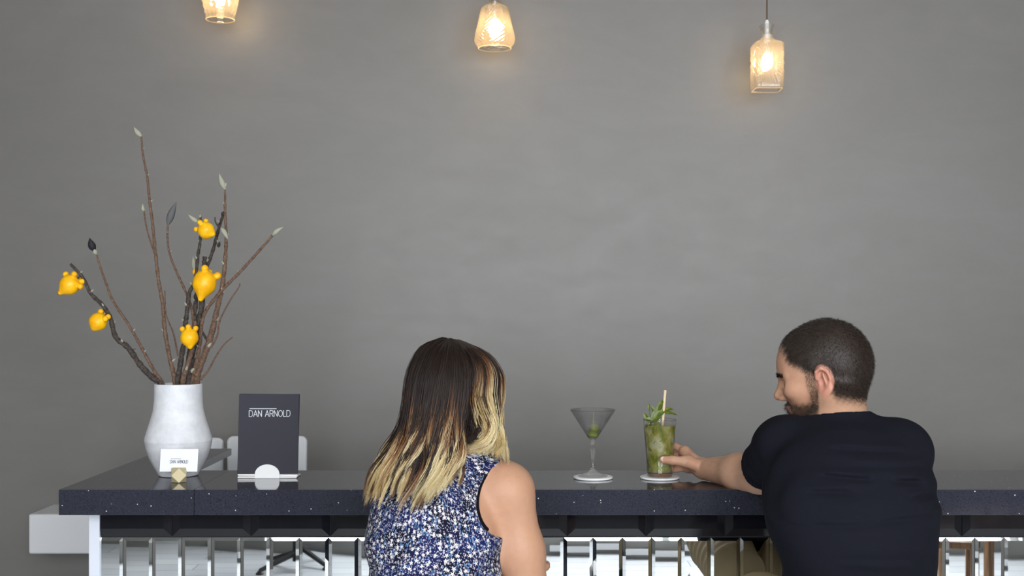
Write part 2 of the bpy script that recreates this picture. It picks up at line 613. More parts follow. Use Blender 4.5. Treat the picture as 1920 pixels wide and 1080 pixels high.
for i, (a, b) in enumerate(WINS):
    y0, y1 = REAR_Y - 0.14, REAR_Y - 0.08
    parts = [box(a, b, y0, y1, WIN_Z0, WIN_Z0 + 0.05), box(a, b, y0, y1, WIN_Z1 - 0.05, WIN_Z1),
             box(a, a + 0.05, y0, y1, WIN_Z0 + 0.05, WIN_Z1 - 0.05), box(b - 0.05, b, y0, y1, WIN_Z0 + 0.05, WIN_Z1 - 0.05),
             box((a + b) / 2 - 0.025, (a + b) / 2 + 0.025, y0, y1, WIN_Z0 + 0.05, WIN_Z1 - 0.05)]
    struct('window_%d' % (i + 1), parts, M_TRIMW)
struct('trim_1', [box(0.20, 1.35, -1.469, -1.44, 0.028, 0.062)], M_TRIMW)

# ------------------------------------------------------------------ bar: worktop
TOP = 1.05
D0, DB = 2.90, 3.263
MIR = 2.98
BX0 = (110 - 960) * D0 / FPX
SEAM = (364 - 960) * D0 / FPX
RIN = -0.869
XR = 2.3
wt = thing('bar_worktop', (0.6, 3.08, 0.99), 'long black speckled stone bar worktop with a short return on the left', 'worktop')
g = 0.0004
def prism(poly, z0, z1):
    n = len(poly)
    V = [(x, y, z0) for x, y in poly] + [(x, y, z1) for x, y in poly]
    F = [tuple(range(n))[::-1], tuple(range(n, 2 * n))] + [(i, (i + 1) % n, (i + 1) % n + n, i + n) for i in range(n)]
    return V, F
s1 = prism([(BX0, D0 + 0.02), (SEAM - g, D0 + 0.02), (SEAM - g, DB), (RIN, DB), (RIN, 3.80), (BX0, 3.80)], TOP - 0.02, TOP)
s2 = prism([(SEAM + g, D0 + 0.02), (XR, D0 + 0.02), (XR, DB), (SEAM + g, DB)], TOP - 0.02, TOP)
obj('slab', *s1, M_STONE, wt)
obj('slab', *s2, M_STONE, wt)
APZ = CAM_Z - (966 - HOR) * D0 / FPX
bevel(obj('front_apron', *box(BX0, SEAM - g, D0, D0 + 0.02, APZ, TOP), M_STONE, wt), 0.0008, 1)
bevel(obj('front_apron', *box(SEAM + g, XR, D0, D0 + 0.02, APZ, TOP), M_STONE, wt), 0.0008, 1)
bevel(obj('end_apron', *box(BX0, BX0 + 0.02, D0 + 0.0201, DB, APZ, TOP - 0.0201), M_STONE, wt), 0.0008, 1)

struct('trim_2', [prism([(X0, REAR_Y), (X0, -1.92), (-1.9, -1.86), (-0.87, -1.47), (X1, -1.47), (X1, REAR_Y)][::-1], 0.0, 0.13)], M_REAR)

# ------------------------------------------------------------------ bar: base with tiles
def px_x(px, d): return (px - 960) * d / FPX
BL = px_x(167, MIR); BT = px_x(187, MIR)
bb = thing('bar_counter', (0.6, 3.1, 0), 'bar clad in black glazed tiles above tall mirror tiles', 'bar')
obj('carcass', *box(BL + 0.002, XR - 0.1, MIR + 0.012, DB - 0.03, 0, TOP - 0.021), M_GROUT, bb)
bevel(obj('end_post', *box(BL, BT, MIR - 0.002, MIR + 0.0115, 0.0, TOP - 0.021), M_ALU, bb), 0.001, 2)
TZ0 = CAM_Z - (1006 - HOR) * MIR / FPX
def bevel_tile(w, h, b, rise, left=True, right=True, top=True, bottom=True):
    """tile lying in the XZ plane facing -Y with a bevelled rim; origin at lower left corner of its back"""
    e = 0.0
    x0, x1, z0, z1 = 0, w, 0, h
    xi0, xi1 = (b if left else e), w - (b if right else e)
    zi0, zi1 = (b if bottom else e), h - (b if top else e)
    t = 0.004
    V = [(x0, 0, z0), (x1, 0, z0), (x1, 0, z1), (x0, 0, z1),
         (x0, -t, z0), (x1, -t, z0), (x1, -t, z1), (x0, -t, z1),
         (xi0, -t - rise, zi0), (xi1, -t - rise, zi0), (xi1, -t - rise, zi1), (xi0, -t - rise, zi1)]
    F = [(0, 3, 2, 1), (0, 1, 5, 4), (1, 2, 6, 5), (2, 3, 7, 6), (3, 0, 4, 7),
         (4, 5, 9, 8), (5, 6, 10, 9), (6, 7, 11, 10), (7, 4, 8, 11), (8, 9, 10, 11)]
    return V, F
TP = 148.4 * MIR / FPX
tb = 0.0185; trise = 0.0045
def tile_mesh(nm, w, h, b, r, m, **kw):
    me = mesh_of(nm, *bevel_tile(w, h, b, r, **kw)); me.materials.append(m); return me
tm = tile_mesh('tile', TP - 0.002, 0.10, tb, trise, M_BLACKTILE)
xs = px_x(321.5, MIR)
first = tile_mesh('cut_tile', xs - 0.001 - BT, 0.10, tb, trise, M_BLACKTILE, left=False)
place('tile', first, bb, (BT, MIR + 0.011, TZ0))
k = 0
while xs + (k + 1) * TP < XR - 0.1:
    place('tile', tm, bb, (xs + k * TP + 0.001, MIR + 0.011, TZ0), (0, 0, math.radians(random.uniform(-0.25, 0.25))))
    k += 1
MP = 55.2 * MIR / FPX
mm = tile_mesh('mirror_tile', MP - 0.0012, 0.20, 0.0078, 0.0016, M_MIRROR)
xm = px_x(229, MIR)
for row in range(2):
    z = TZ0 - 0.0035 - 0.2 - row * 0.2015
    fm = tile_mesh('cut_mirror_tile', xm - 0.0006 - BT, 0.20, 0.0078, 0.0016, M_MIRROR, left=False)
    place('mirror_tile', fm, bb, (BT, MIR + 0.011, z))
    k = 0
    while xm + (k + 1) * MP < XR - 0.1:
        place('mirror_tile', mm, bb, (xm + k * MP + 0.0006, MIR + 0.011, z),
              (math.radians(random.uniform(-0.18, 0.18)), 0, math.radians(random.uniform(-0.35, 0.35))))
        k += 1
obj('kick_panel', *box(BL, XR - 0.1, MIR + 0.004, MIR + 0.0115, 0, TZ0 - 0.41), M_ALU, bb)

# ------------------------------------------------------------------ white furniture behind the bar
def rounded_box(x0, x1, y0, y1, z0, z1, r, name, m, parent=None, **kw):
    o = obj(name, *box(x0, x1, y0, y1, z0, z1), m, parent, **kw)
    return bevel(o, r, 5)
def bar_chair(x0, x1, d, ztop, label):
    w = x1 - x0
    xc = (x0 + x1) / 2
    t = thing('bar_chair', (xc, d + 0.17, 0), label, 'chair', 'white chairs behind the bar')
    # shell backrest: rounded top corners, slight curve
    n = 14; V = []; F = []
    prof = []
    R = 0.02
    h = 0.33
    for i in range(n + 1):
        a = math.pi / 2 * i / n
        prof.append((w / 2 - R + R * math.sin(a), ztop - R + R * math.cos(a)))
    poly = [(-x, z) for x, z in prof[::-1]] + prof
    poly = [(x, z) for x, z in poly] + [(w / 2 - 0.004, ztop - h), (-w / 2 + 0.004, ztop - h)]
    m = len(poly)
    for dy in (0, 0.022):
        for x, z in poly:
            V.append((xc + x, d + dy - 0.25 * x * x, z))
    F = [tuple(range(m)), tuple(range(2 * m - 1, m - 1, -1))] + [(i, i + m, (i + 1) % m + m, (i + 1) % m) for i in range(m)]
    o = obj('backrest', V, F, M_CHAIR, t); bevel(o, 0.007, 4)
    s = obj('seat', *box(x0 + 0.005, x1 - 0.005, d + 0.0, d + 0.33, ztop - h - 0.04, ztop - h), M_CHAIR, t); bevel(s, 0.012, 4)
    zs = ztop - h - 0.0405
    for sx in (-1, 1):
        for sy in (-1, 1):
            a = np.array((xc + sx * (w / 2 - 0.03), d + 0.165 + sy * 0.13, zs)); b = np.array((xc + sx * (w / 2 + 0.0), d + 0.165 + sy * 0.16, 0.0))
            obj('leg', *tube([a, b], 0.011, 10), M_CHROME, t, smooth=True)
    fr = zs * 0.35
    pts = [(xc + sx * (w / 2 - 0.012), d + 0.165 + sy * 0.145, fr) for sx, sy in ((-1, -1), (1, -1), (1, 1), (-1, 1), (-1, -1))]
    for i in range(4):
        obj('foot_rail', *tube([pts[i], pts[i + 1]], 0.007, 8), M_CHROME, t, smooth=True)
bar_chair(px_x(425.5, 4.05), px_x(575.5, 4.05), 4.05, CAM_Z - (818 - HOR) * 4.05 / FPX, 'white chair with a rounded back behind the charcoal menu')
bar_chair(px_x(286, 4.17), px_x(421, 4.17), 4.15, CAM_Z - (821 - HOR) * 4.15 / FPX, 'white chair mostly hidden behind the white vase')

wu = thing('wall_unit', (-1.44, 4.5, 0.63), 'white box-shaped unit on the grey wall left of the bar', 'wall unit')
xa, xb = px_x(53, 4.27), -1.16
rounded_box(xa, xb, 4.27, 4.5, 0.632, 0.771, 0.008, 'body', M_CHAIR, wu)

# ------------------------------------------------------------------ pendant lamps
def superell(t, r, p=9.0):
    c, s = abs(math.cos(t)), abs(math.sin(t))
    return r / ((c ** p + s ** p) ** (1 / p))
LD = 4.30
def ppm(d): return d / FPX
def lamp(name_label, px, kind):
    u = ppm(LD)
    x = px_x(px, LD)
    zof = lambda y: CAM_Z - (y - HOR) * u
    if kind == 'bottle':
        ys = [(13.5, 47), (14, 50), (12, 55), (11, 62), (11.5, 70), (15, 76), (24, 81), (27, 86), (27.5, 95), (27.5, 120), (27.5, 150), (26.8, 166), (25.5, 168.5)]
    elif kind == 'bell':
        ys = [(10.5, -22), (11.5, -18), (10.5, -12), (10.5, 0), (11, 8), (17, 10.5), (23, 13.5), (25.5, 20), (28, 32), (31.5, 48), (35, 62), (37, 72), (36.5, 78), (33.5, 85), (31.5, 89), (31, 90)]
    else:
        ys = [(11, -75), (12, -72), (11, -66), (11, -58), (14, -52), (25, -46), (33, -38), (36.5, -28), (36.5, -15), (33.5, 0), (31.5, 10), (28.5, 22), (27, 29), (27.5, 33), (26.5, 36.5)]
    prof = [(r * u, zof(y)) for r, y in ys]
    # refine the profile
    pr = catmull(np.array([(r, 0, z) for r, z in prof]), 120)[:, (0, 2)]
    zt = pr[0, 1]
    z_lo, z_hi = pr[-1, 1], pr[0, 1]
    def relief(t, r, z, amp):
        if kind == 'bottle':
            if z > zof(84) or z < zof(160): return 0
            # star-cut panels on each face
            a = (t + math.pi / 4) % (math.pi / 2) - math.pi / 4
            yy = (z - zof(122)) / (38 * u); xx = a / (math.pi / 4)
            ang = math.atan2(yy, xx)
            return amp * 0.8 * (math.cos(ang * 14) * min(1, math.hypot(xx, yy) * 1.5))
        if kind == 'bell':
            if z > zof(15) or z < zof(84): return 0
            s = (z - z_lo) / u
            sec = int((t / (2 * math.pi)) * 6)
            sgn = 1 if sec % 2 else -1
            return amp * math.sin(s * 0.9 + sgn * t * 22)
        if z > zof(-40) or z < zof(26): return 0
        s = (z - z_lo) / u
        return amp * (0.6 * math.cos(t * 14) + 0.5 * math.sin(s * 0.55 + t * 6))
    th = 0.0022
    outer = [(r, z) for r, z in pr]
    inner = [(max(r - th, 0.002), z) for r, z in pr[::-1]]
    nseg = 168
    V = []; m = 0
    for lst, amp in ((outer, 0.0030), (inner, 0.0)):
        for r, z in lst:
            for k in range(nseg):
                t = 2 * math.pi * k / nseg
                if kind == 'bottle':
                    f = np.clip((zof(72) - z) / (12 * u), 0, 1)
                    rr = r * (1 - f) + superell(t, r) * f
                else:
                    rr = r
                rr += relief(t, r, z, amp) if amp else 0
                V.append((x + rr * math.cos(t), LD + rr * math.sin(t), z))
            m += 1
    F = []
    for i in range(m):
        a, b = i * nseg, ((i + 1) % m) * nseg
        for k in range(nseg):
            F.append((a + k, b + k, b + (k + 1) % nseg, a + (k + 1) % nseg))
    t = thing('pendant_lamp', (x, LD, z_lo), name_label, 'lamp', 'pendant lamps along the wall')
    obj('glass_shade', V, np.array(F), M_LAMP, t, smooth=True)
    rb, zb0 = pr[-1]
    ring = []
    for k in range(nseg + 1):
        a = 2 * math.pi * k / nseg
        rr = superell(a, rb - th / 2) if kind == 'bottle' else rb - th / 2
        ring.append((x + rr * math.cos(a), LD + rr * math.sin(a), zb0 - 0.001))
    obj('rim', *tube(ring, 0.0021, 8, cap=False), M_RIM, t, smooth=True)
    # lamp holder and cap
    cap_z = zt + 0.018
    hold = [(0.004, cap_z), (0.0055, cap_z - 0.003), (0.0085, cap_z - 0.012), (0.0085, zt - 0.03), (0.013, zt - 0.034), (0.013, zt - 0.058), (0.009, zt - 0.06)]
    if kind == 'bell':
        hold = [(r, z - 0.012) for r, z in hold]
    obj('lamp_holder', *lathe(hold, (x, LD, 0), 24), M_ACRYL if kind == 'bottle' else M_CHROME, t, smooth=True)
    zb = hold[-1][1]
    zc = {'bottle': zof(118), 'bell': zof(58), 'vase': zof(-2)}[kind]
    L = zb - zc
    bulb = [(0.0001, zc - 0.024), (0.012, zc - 0.021), (0.019, zc - 0.010), (0.021, zc + 0.002), (0.018, zc + 0.016), (0.012, zc + 0.028), (0.008, zc + 0.034)]
    sc = 0.8 if kind == 'bottle' else 0.9
    bulb = [(r * sc, zc + (z - zc) * 1.0) for r, z in bulb]
    obj('bulb', *lathe(bulb, (x, LD, 0), 28), M_BULB, t, smooth=True)
    neck = [(0.0075, zc + 0.034), (0.0085, zc + 0.04), (0.0085, zb + 0.001)]
    if zb + 0.001 > zc + 0.041:
        obj('bulb_neck', *lathe(neck, (x, LD, 0), 20), M_CHROME, t, smooth=True)
    obj('cord', *tube([(x, LD, cap_z - 0.002), (x, LD, CEIL_Z - 0.022)], 0.0026, 10), M_CORD, t, smooth=True)
    obj('ceiling_rose', *lathe([(0.012, CEIL_Z - 0.026), (0.045, CEIL_Z - 0.02), (0.05, CEIL_Z - 0.0005)], (x, LD, 0), 32), M_ACRYL, t, smooth=True)
lamp('vase-shaped clear glass pendant lamp above the bare branches', 413, 'vase')
lamp('bell-shaped ribbed glass pendant lamp above the woman, middle one', 927.5, 'bell')
lamp('square decanter pendant lamp on a brown cord above the man', 1438, 'bottle')

# ------------------------------------------------------------------ vase
VD = 3.16
vu = ppm(VD)
vx = px_x(334.5, VD)
zb = TOP + 0.0005
vp = [(33.5, 0.0), (36, 1.0), (45.5, 18), (54, 35), (59.5, 52), (62.2, 66), (61.8, 70), (56.3, 88), (51, 105), (46.3, 122), (44.4, 140), (43.8, 172)]
hv = (893.5 - 722) / 172.0
vase = thing('vase', (vx, VD, zb), 'white matte porcelain vase with angled waist holding branches', 'vase')
outer = [(r * vu, h * hv * vu) for r, h in vp]
inner = [(r - 0.004, max(h, 0.006)) for r, h in outer[::-1]]
inner[-1] = (0.0001, 0.006)
o = obj('body', *lathe([(0.0001, 0)] + outer + inner, (vx, VD, zb), 72), M_VASE, vase)
for p in o.data.polygons: p.use_smooth = True
md = o.modifiers.new('split', 'EDGE_SPLIT'); md.split_angle = math.radians(14)

# ------------------------------------------------------------------ branches with buds and golden fruit
RIM_Z = zb + 172 * hv * vu
def spindle(base, tip, w, n=10, curl=0.0):
    base, tip = np.array(base), np.array(tip)
    ts = np.linspace(0, 1, 12)
    side = np.cross(nrm(tip - base), (0, 1, 0))
    path = base + ts[:, None] * (tip - base) + (np.sin(ts * math.pi) * curl)[:, None] * side
    prof = np.array([0.35, 0.6, 0.82, 0.96, 1.0, 0.97, 0.88, 0.76, 0.6, 0.42, 0.22, 0.05])
    return tube(path, prof * w, n)
def fruit(cpx, tip, knobs, R, depth, parent, seed):
    """cpx body centre, tip and knob positions in the plane at that depth"""
    c = P(cpx[0], cpx[1], depth); tp = P(tip[0], tip[1], depth - 0.006)
    ax = nrm(tp - c)
    f = Field()
    L = np.linalg.norm(tp - c)
    f.ell(c, (R, R, R * 1.04), k=0.004)
    f.cone(c + ax * L * 0.3, tp - ax * R * 0.28, R * 0.78, R * 0.26, k=R * 0.5)
    for i, (kx, ky) in enumerate(knobs):
        dd = depth + (-0.008 if i % 2 else 0.006)
        q = P(kx, ky, dd)
        v = nrm(q - c)
        f.cone(c + v * R * 0.85, c + v * max(np.linalg.norm(q - c), R * 1.22), R * 0.22, R * 0.33, k=0.003)
    far = P(*knobs[0], depth)
    # one lobe on the hidden side
    q = c - ax * R * 0.9 + np.array((0, R * 0.75, 0))
    f.cone(c - ax * R * 0.5, q, R * 0.2, R * 0.28, k=0.004)
    pts = np.array([c, tp, q] + [P(kx, ky, depth) for kx, ky in knobs])
    V, F = surface(lambda X, r: f(X, r), [f], pts.min(0) - R * 1.35, pts.max(0) + R * 1.35, R / 13)
    V = relax(V, F, 2)
    o = obj('fruit', V, F, M_FRUIT, parent, smooth=True)
    eye = tp - ax * R * 0.03
    obj('tip_scar', *lathe([(0.0001, -0.0008), (R * 0.07, -0.0003), (R * 0.05, 0.0006), (0.0001, 0.001)], eye, 8), M_BARKD, o)
    return o
BR = []
def branch(label, pts, r0, r1, m, depth=0.0, twigs=(), buds=(), fruits=(), rootx=None):
    """pts from tip down to the rim in image rows; depth leans the branch towards (-) or away from the camera"""
    n = len(pts)
    ybot = pts[-1][1]; ytop = pts[0][1]
    def D(y): return VD + depth * (722 - y) / 480.0 + (rootx or 0.0)
    path = [P(x, y, D(y)) for x, y in pts]
    low = np.array(path[-1])
    cx = vx + (low[0] - vx) * 0.55
    bot = np.array((cx - (low[0] - vx) * 0.6, VD + (rootx or 0.0) * 0.5, zb + 0.03))
    path += [low * 0.55 + bot * 0.45, bot]
    path = catmull(np.array(path), 14 * (n + 1))
    base = path[-1].copy()
    s = np.linspace(0, 1, len(path))
    rad = (r1 + (r0 - r1) * s ** 0.9) * vu * (1 + 0.10 * np.sin(np.arange(len(path)) * 0.9 + n) + rng.normal(0, 0.05, len(path)))
    t = thing('branch', base, label, 'branch', 'branches in the white vase')
    obj('stem', *tube(path, rad, 9), m, t, smooth=True)
    # small leaf scars along the stem
    for i in range(10, int(len(path) * 0.72), 17):
        a = rng.uniform(0, 6.28)
        nn = np.array((math.cos(a), math.sin(a) * 0.6, 0.8))
        obj('node', *spindle(path[i], path[i] + nrm(nn) * rad[i] * 2.6, rad[i] * 0.55, 6), M_BUD, t, smooth=True)
    for tw, w0, w1 in twigs:
        tp = [P(x, y, D(y) - 0.004) for x, y in tw]
        tp = catmull(np.array(tp), 8 * len(tw))
        obj('twig', *tube(tp, np.linspace(w1, w0, len(tp)) * vu, 7), m, t, smooth=True)
    for (bx, by), (tx, ty), w, bm in buds:
        o = obj('bud', *spindle(P(bx, by, D(by)), P(tx, ty, D(ty) - 0.004), w * vu, 10, 0.0015), bm, t, smooth=True)
    for i, fa in enumerate(fruits):
        fruit(fa[0], fa[1], fa[2], fa[3] * vu, D(fa[0][1]) + fa[4], t, i)
        # stalk from the branch
        near = path[np.argmin(np.linalg.norm(path - P(fa[5][0], fa[5][1], D(fa[5][1])), axis=1))]
        q = P(fa[0][0], fa[0][1], D(fa[0][1]) + fa[4])
        e = P(fa[6][0], fa[6][1], D(fa[6][1]) + fa[4])
        obj('fruit_stalk', *tube(catmull(np.array([near, (near + e) / 2 + (0, 0, 0.003), e, e * 0.6 + q * 0.4]), 8), 1.6 * vu, 7), M_BARKD, t, smooth=True)
    return t
branch('tallest upright bare branch in the vase with a pale bud at its tip',
       [(265, 255), (268, 290), (276, 332), (280, 372), (286, 420), (291, 470), (297, 525), (305, 570), (309, 620), (318, 670), (325, 700), (328, 722)], 5.0, 1.7, M_BARK, 0.02,
       twigs=[([(270, 396), (274, 422), (283, 455), (291, 476)], 2.0, 1.4), ([(309, 545), (312, 590), (325, 625), (334, 668)], 1.8, 1.0)],
       buds=[((265, 256), (251, 238), 5.4, M_BUD), ((270, 397), (268, 382), 3.4, M_BUD)])
branch('slender branch with a drooping slate-grey bud leaning inwards above the vase',
       [(315, 418), (314, 445), (318, 475), (330, 508), (345, 540), (360, 580), (362, 620), (358, 670), (356, 722)], 3.4, 1.7, M_BARK, 0.05,
       buds=[((315, 421), (331, 378), 7.0, M_BUDG)])
branch('thin branch leaning left with a black bud at its tip',
       [(181, 478), (190, 507), (201, 537), (212, 565), (240, 607), (260, 642), (276, 672), (292, 700), (306, 722)], 3.8, 1.7, M_BARK, -0.06,
       buds=[((181, 477), (177, 466), 4.2, M_BUD), ((177, 470), (168, 446), 7.0, M_BUDK)])
branch('thick crooked branch bending far left and carrying two golden fruits',
       [(132, 495), (155, 520), (170, 550), (192, 572), (207, 597), (217, 632), (240, 652), (265, 687), (287, 709), (303, 722)], 7.0, 2.6, M_BARKD, -0.10,
       fruits=[((132, 533), (109, 552), [(124, 516), (138, 517), (149, 529), (150, 537)], 17.5, -0.01, (152, 517), (146, 522)),
               ((184, 603), (174, 619), [(188, 587), (192, 600), (199, 596)], 16.0, -0.02, (203, 592), (193, 594))],
       twigs=[([(254, 654), (246, 656), (240, 653)], 1.2, 0.8)])
branch('long branch leaning right with a pale bud at its far tip',
       [(512, 440), (497, 458), (480, 477), (452, 508), (425, 535), (403, 560), (385, 585), (378, 610), (374, 650), (366, 690), (360, 722)], 4.5, 2.1, M_BARK, -0.02,
       twigs=[([(450, 531), (447, 540), (430, 566), (412, 602), (408, 628), (396, 652)], 2.0, 1.1)],
       buds=[((511, 441), (531, 426), 5.0, M_BUD)])
branch('thick speckled branch rising right of centre to a tall pale bud',
       [(422, 356), (422, 395), (424, 445), (422, 490), (417, 535), (408, 575), (398, 620), (385, 660), (372, 695), (366, 722)], 8.2, 1.7, M_BARK, 0.0,
       twigs=[([(436, 632), (420, 646), (405, 668), (390, 695), (376, 712)], 2.2, 1.1)],
       buds=[((422, 355), (411, 325), 5.6, M_BUD), ((415, 428), (427, 449), 5.0, M_BUD), ((423, 352), (425, 342), 2.2, M_BUD)])
branch('dark knobbly branch curving behind the largest golden fruit',
       [(419, 402), (411, 425), (403, 457), (392, 490), (380, 518), (370, 545), (366, 580), (364, 620), (354, 670), (349, 722)], 5.5, 2.6, M_BARKD, 0.06,
       twigs=[([(403, 407), (404, 416), (409, 424)], 1.6, 1.2)],
       buds=[((416, 404), (425, 398), 4.6, M_BARKD), ((410, 464), (413, 453), 3.2, M_BARKD)])
branch('dark branch carrying the topmost golden fruit beside a small pale bud',
       [(376, 406), (376, 430), (375, 455), (371, 480), (366, 525), (355, 550), (350, 590), (347, 610), (344, 645), (337, 690), (333, 722)], 6.0, 2.0, M_BARKD, -0.04,
       buds=[((372, 417), (353, 402), 4.6, M_BUD), ((376, 408), (376, 402), 2.2, M_BUD)],
       fruits=[((386, 432), (403, 441), [(368, 430), (377, 420), (386, 415)], 15.0, -0.012, (376, 424), (379, 424))])
branch('stout cut branch carrying the largest golden fruit in the centre',
       [(384, 481), (383, 500), (381, 540), (376, 590), (370, 620), (358, 670), (352, 722)], 8.5, 4.0, M_BARKD, 0.03,
       buds=[((369, 512), (362, 481), 6.0, M_BUD)],
       fruits=[((384, 529), (375, 566), [(370, 513), (384, 509), (404, 519)], 21.5, -0.03, (384, 505), (386, 508))],
       twigs=[([(372, 604), (378, 620), (388, 637)], 2.6, 2.0)])
branch('short branch low in the vase carrying the lowest golden fruit',
       [(366, 602), (364, 625), (360, 655), (350, 690), (342, 722)], 6.0, 3.0, M_BARK, -0.05, rootx=-0.02,
       fruits=[((355, 632), (357, 655), [(342, 617), (353, 613), (366, 617)], 16.0, -0.03, (364, 618), (361, 617))])

# ------------------------------------------------------------------ lettering as thin printed strokes
def arc(cx, cy, rx, ry, a0, a1, n=10):
    return [(cx + rx * math.cos(math.radians(a0 + (a1 - a0) * i / n)), cy + ry * math.sin(math.radians(a0 + (a1 - a0) * i / n))) for i in range(n + 1)]
GLY = {'D': (0.78, [[(0, 0), (0, 1)] , [(0, 1), (0.36, 1)] + arc(0.36, 0.58, 0.38, 0.42, 90, 0, 8) + arc(0.36, 0.42, 0.38, 0.42, 0, -90, 8) + [(0, 0)]]),
       'A': (0.84, [[(0, 0), (0.40, 1), (0.80, 0)], [(0.14, 0.33), (0.66, 0.33)]]),
       'N': (0.76, [[(0, 0), (0, 1), (0.70, 0), (0.70, 1)]]),
       'R': (0.72, [[(0, 0), (0, 1), (0.40, 1)] + arc(0.40, 0.74, 0.26, 0.26, 90, -90, 8) + [(0, 0.48)], [(0.36, 0.48), (0.68, 0)]]),
       'O': (0.90, [arc(0.42, 0.5, 0.42, 0.5, 0, 360, 24)]),
       'L': (0.52, [[(0, 1), (0, 0), (0.48, 0)]]), ' ': (0.38, [])}
def lettering(text, x, z, h, total, w):
    """ribbons in a local plane (x right, z up)"""
    adv = sum(GLY[c][0] + 0.16 for c in text) - 0.16
    sx = total / adv
    quads = []
    cx = 0
    def seg(a, b):
        a = np.array(a); b = np.array(b); d = b - a
        L = np.linalg.norm(d)
        if L < 1e-9: return
        n = np.array((-d[1], d[0])) / L * w / 2; e = d / L * w * 0.3
        quads.append([a - e - n, b + e - n, b + e + n, a - e + n])
    for c in text:
        for st in GLY[c][1]:
            q = [(x + (cx + px) * sx, z + pz * h) for px, pz in st]
            for a, b in zip(q, q[1:]): seg(a, b)
        cx += GLY[c][0] + 0.16
    return quads, seg
def print_mesh(name, quads, to_world, m, parent):
    V = []; F = []
    for q in quads:
        n = len(V)
        V += [to_world(p) for p in q]; F.append((n, n + 1, n + 2, n + 3))
    return tag(obj(name, V, F, m, parent), kind='stuff')

# ------------------------------------------------------------------ menu stand with menus
MD = 3.115
mu = ppm(MD)
mx0, mx1 = px_x(445.5, MD), px_x(560, MD)
mw = mx1 - mx0; mxc = (mx0 + mx1) / 2
st = thing('menu_stand', (mxc, MD, TOP + 0.0005), 'white menu stand with a half-round front tab on the counter', 'menu stand')
zt0 = TOP + 0.0005
bevel(obj('base_plate', *box(mxc - 0.075, mxc + 0.0745, MD - 0.012, MD + 0.05, zt0, zt0 + 0.004), M_ACRYL, st), 0.001, 2)
V, F = box(mxc - 0.076, mxc + 0.076, MD - 0.006, MD + 0.004, zt0 + 0.0046, zt0 + 0.0095)
V = [(x, y, z + (-0.0012 if x > mxc else 0.0004)) for x, y, z in V]
bevel(obj('tray', V, F, M_ACRYL, st), 0.0008, 1)
tabr = 23.0 * mu
n = 28
poly = [(mxc + px_x(503, MD) - mxc + tabr * math.cos(math.pi * i / n), zt0 + 0.010 + tabr * 0.80 * math.sin(math.pi * i / n)) for i in range(n + 1)]
poly += [(poly[-1][0], zt0), (poly[0][0], zt0)]
V = [(x, MD - 0.0145, z) for x, z in poly] + [(x, MD - 0.0125, z) for x, z in poly]
m_ = len(poly)
F = [tuple(range(m_)), tuple(range(2 * m_ - 1, m_ - 1, -1))] + [(i, i + m_, (i + 1) % m_ + m_, (i + 1) % m_) for i in range(m_)]
obj('front_tab', V, F, M_ACRYL, st)
mh = (890.5 - 741.5) * mu
lean = math.radians(7)
def menu(dx, dy, rz, label, front):
    base = np.array((mxc + dx, MD + dy, zt0 + 0.0105))
    t = thing('menu', base, label, 'menu', 'menus in the white stand')
    c, s = math.cos(lean), math.sin(lean); cr, sr = math.cos(rz), math.sin(rz)
    def W(x, y, z):
        x, z = x * cr - z * sr, x * sr + z * cr
        return base + np.array((x, y * c + z * s, -y * s * 0 + z * c))
    def slab_(x0, x1, y0, y1, z0, z1):
        V, F = box(x0, x1, y0, y1, z0, z1); return [W(*v) for v in V], F
    w = mw / 2 - 0.001
    bevel(obj('cover', *slab_(-w, w, 0, 0.0014, 0, mh), M_MENU, t), 0.0005, 1)
    obj('pages', *slab_(-w + 0.003, w - 0.003, 0.0016, 0.0030, 0.001, mh - 0.003), M_PAPER, t)
    bevel(obj('cover', *slab_(-w, w, 0.0032, 0.0046, 0, mh), M_MENU, t), 0.0005, 1)
    if front:
        zt_ = mh - (783.5 - 741.5) * mu
        xl = (466 - 445.5) * mu - mw / 2
        q, seg = lettering('DAN ARNOLD', xl, zt_, 11.3 * mu, 77.5 * mu, 1.15 * mu)
        zl = mh - (768.6 - 741.5) * mu
        seg((xl + 1 * mu, zl), (xl + 51 * mu, zl - 0.3 * mu))
        print_mesh('lettering', q, lambda p: W(p[0], -0.0003, p[1]), M_SILVER, t)
menu(0.0008, -0.0105, 0.006, 'charcoal menu card with silver lettering, front one in the stand', True)
menu(-0.0016, -0.0025, -0.008, 'charcoal menu card hidden behind the lettered menu', False)

# ------------------------------------------------------------------ business card in its holder
CD = 3.03
cu = ppm(CD)
ccx = px_x(335.5, CD)
hs = 13.6 * cu
cz = TOP + 0.0006 + hs
hold = thing('card_holder', (ccx, CD, TOP + 0.0006), 'small pale gold faceted block holding a business card', 'card holder')
cub = [(a, b, 0) for a in (-1, 1) for b in (-1, 1)] + [(a, 0, b) for a in (-1, 1) for b in (-1, 1)] + [(0, a, b) for a in (-1, 1) for b in (-1, 1)]
yw = math.radians(15.2)      # turned towards the room
V = [(ccx + (x * math.cos(yw) - y * math.sin(yw)) * hs, CD + (x * math.sin(yw) + y * math.cos(yw)) * hs, cz + z * hs) for x, y, z in cub]
ix = {v: i for i, v in enumerate(cub)}
F = []
for ax in range(3):
    for s in (-1, 1):
        ring = []
        o1, o2 = [q for q in range(3) if q != ax]
        for a, b in ((1, 0), (0, 1), (-1, 0), (0, -1)):
            v = [0, 0, 0]; v[ax] = s; v[o1] = a; v[o2] = b
            ring.append(ix[tuple(v)])
        F.append(tuple(ring))
for sx in (-1, 1):
    for sy in (-1, 1):
        for sz in (-1, 1):
            F.append((ix[(sx, sy, 0)], ix[(sx, 0, sz)], ix[(0, sy, sz)]))
o = obj('block', V, F, M_WOODPALE, hold)
import bmesh
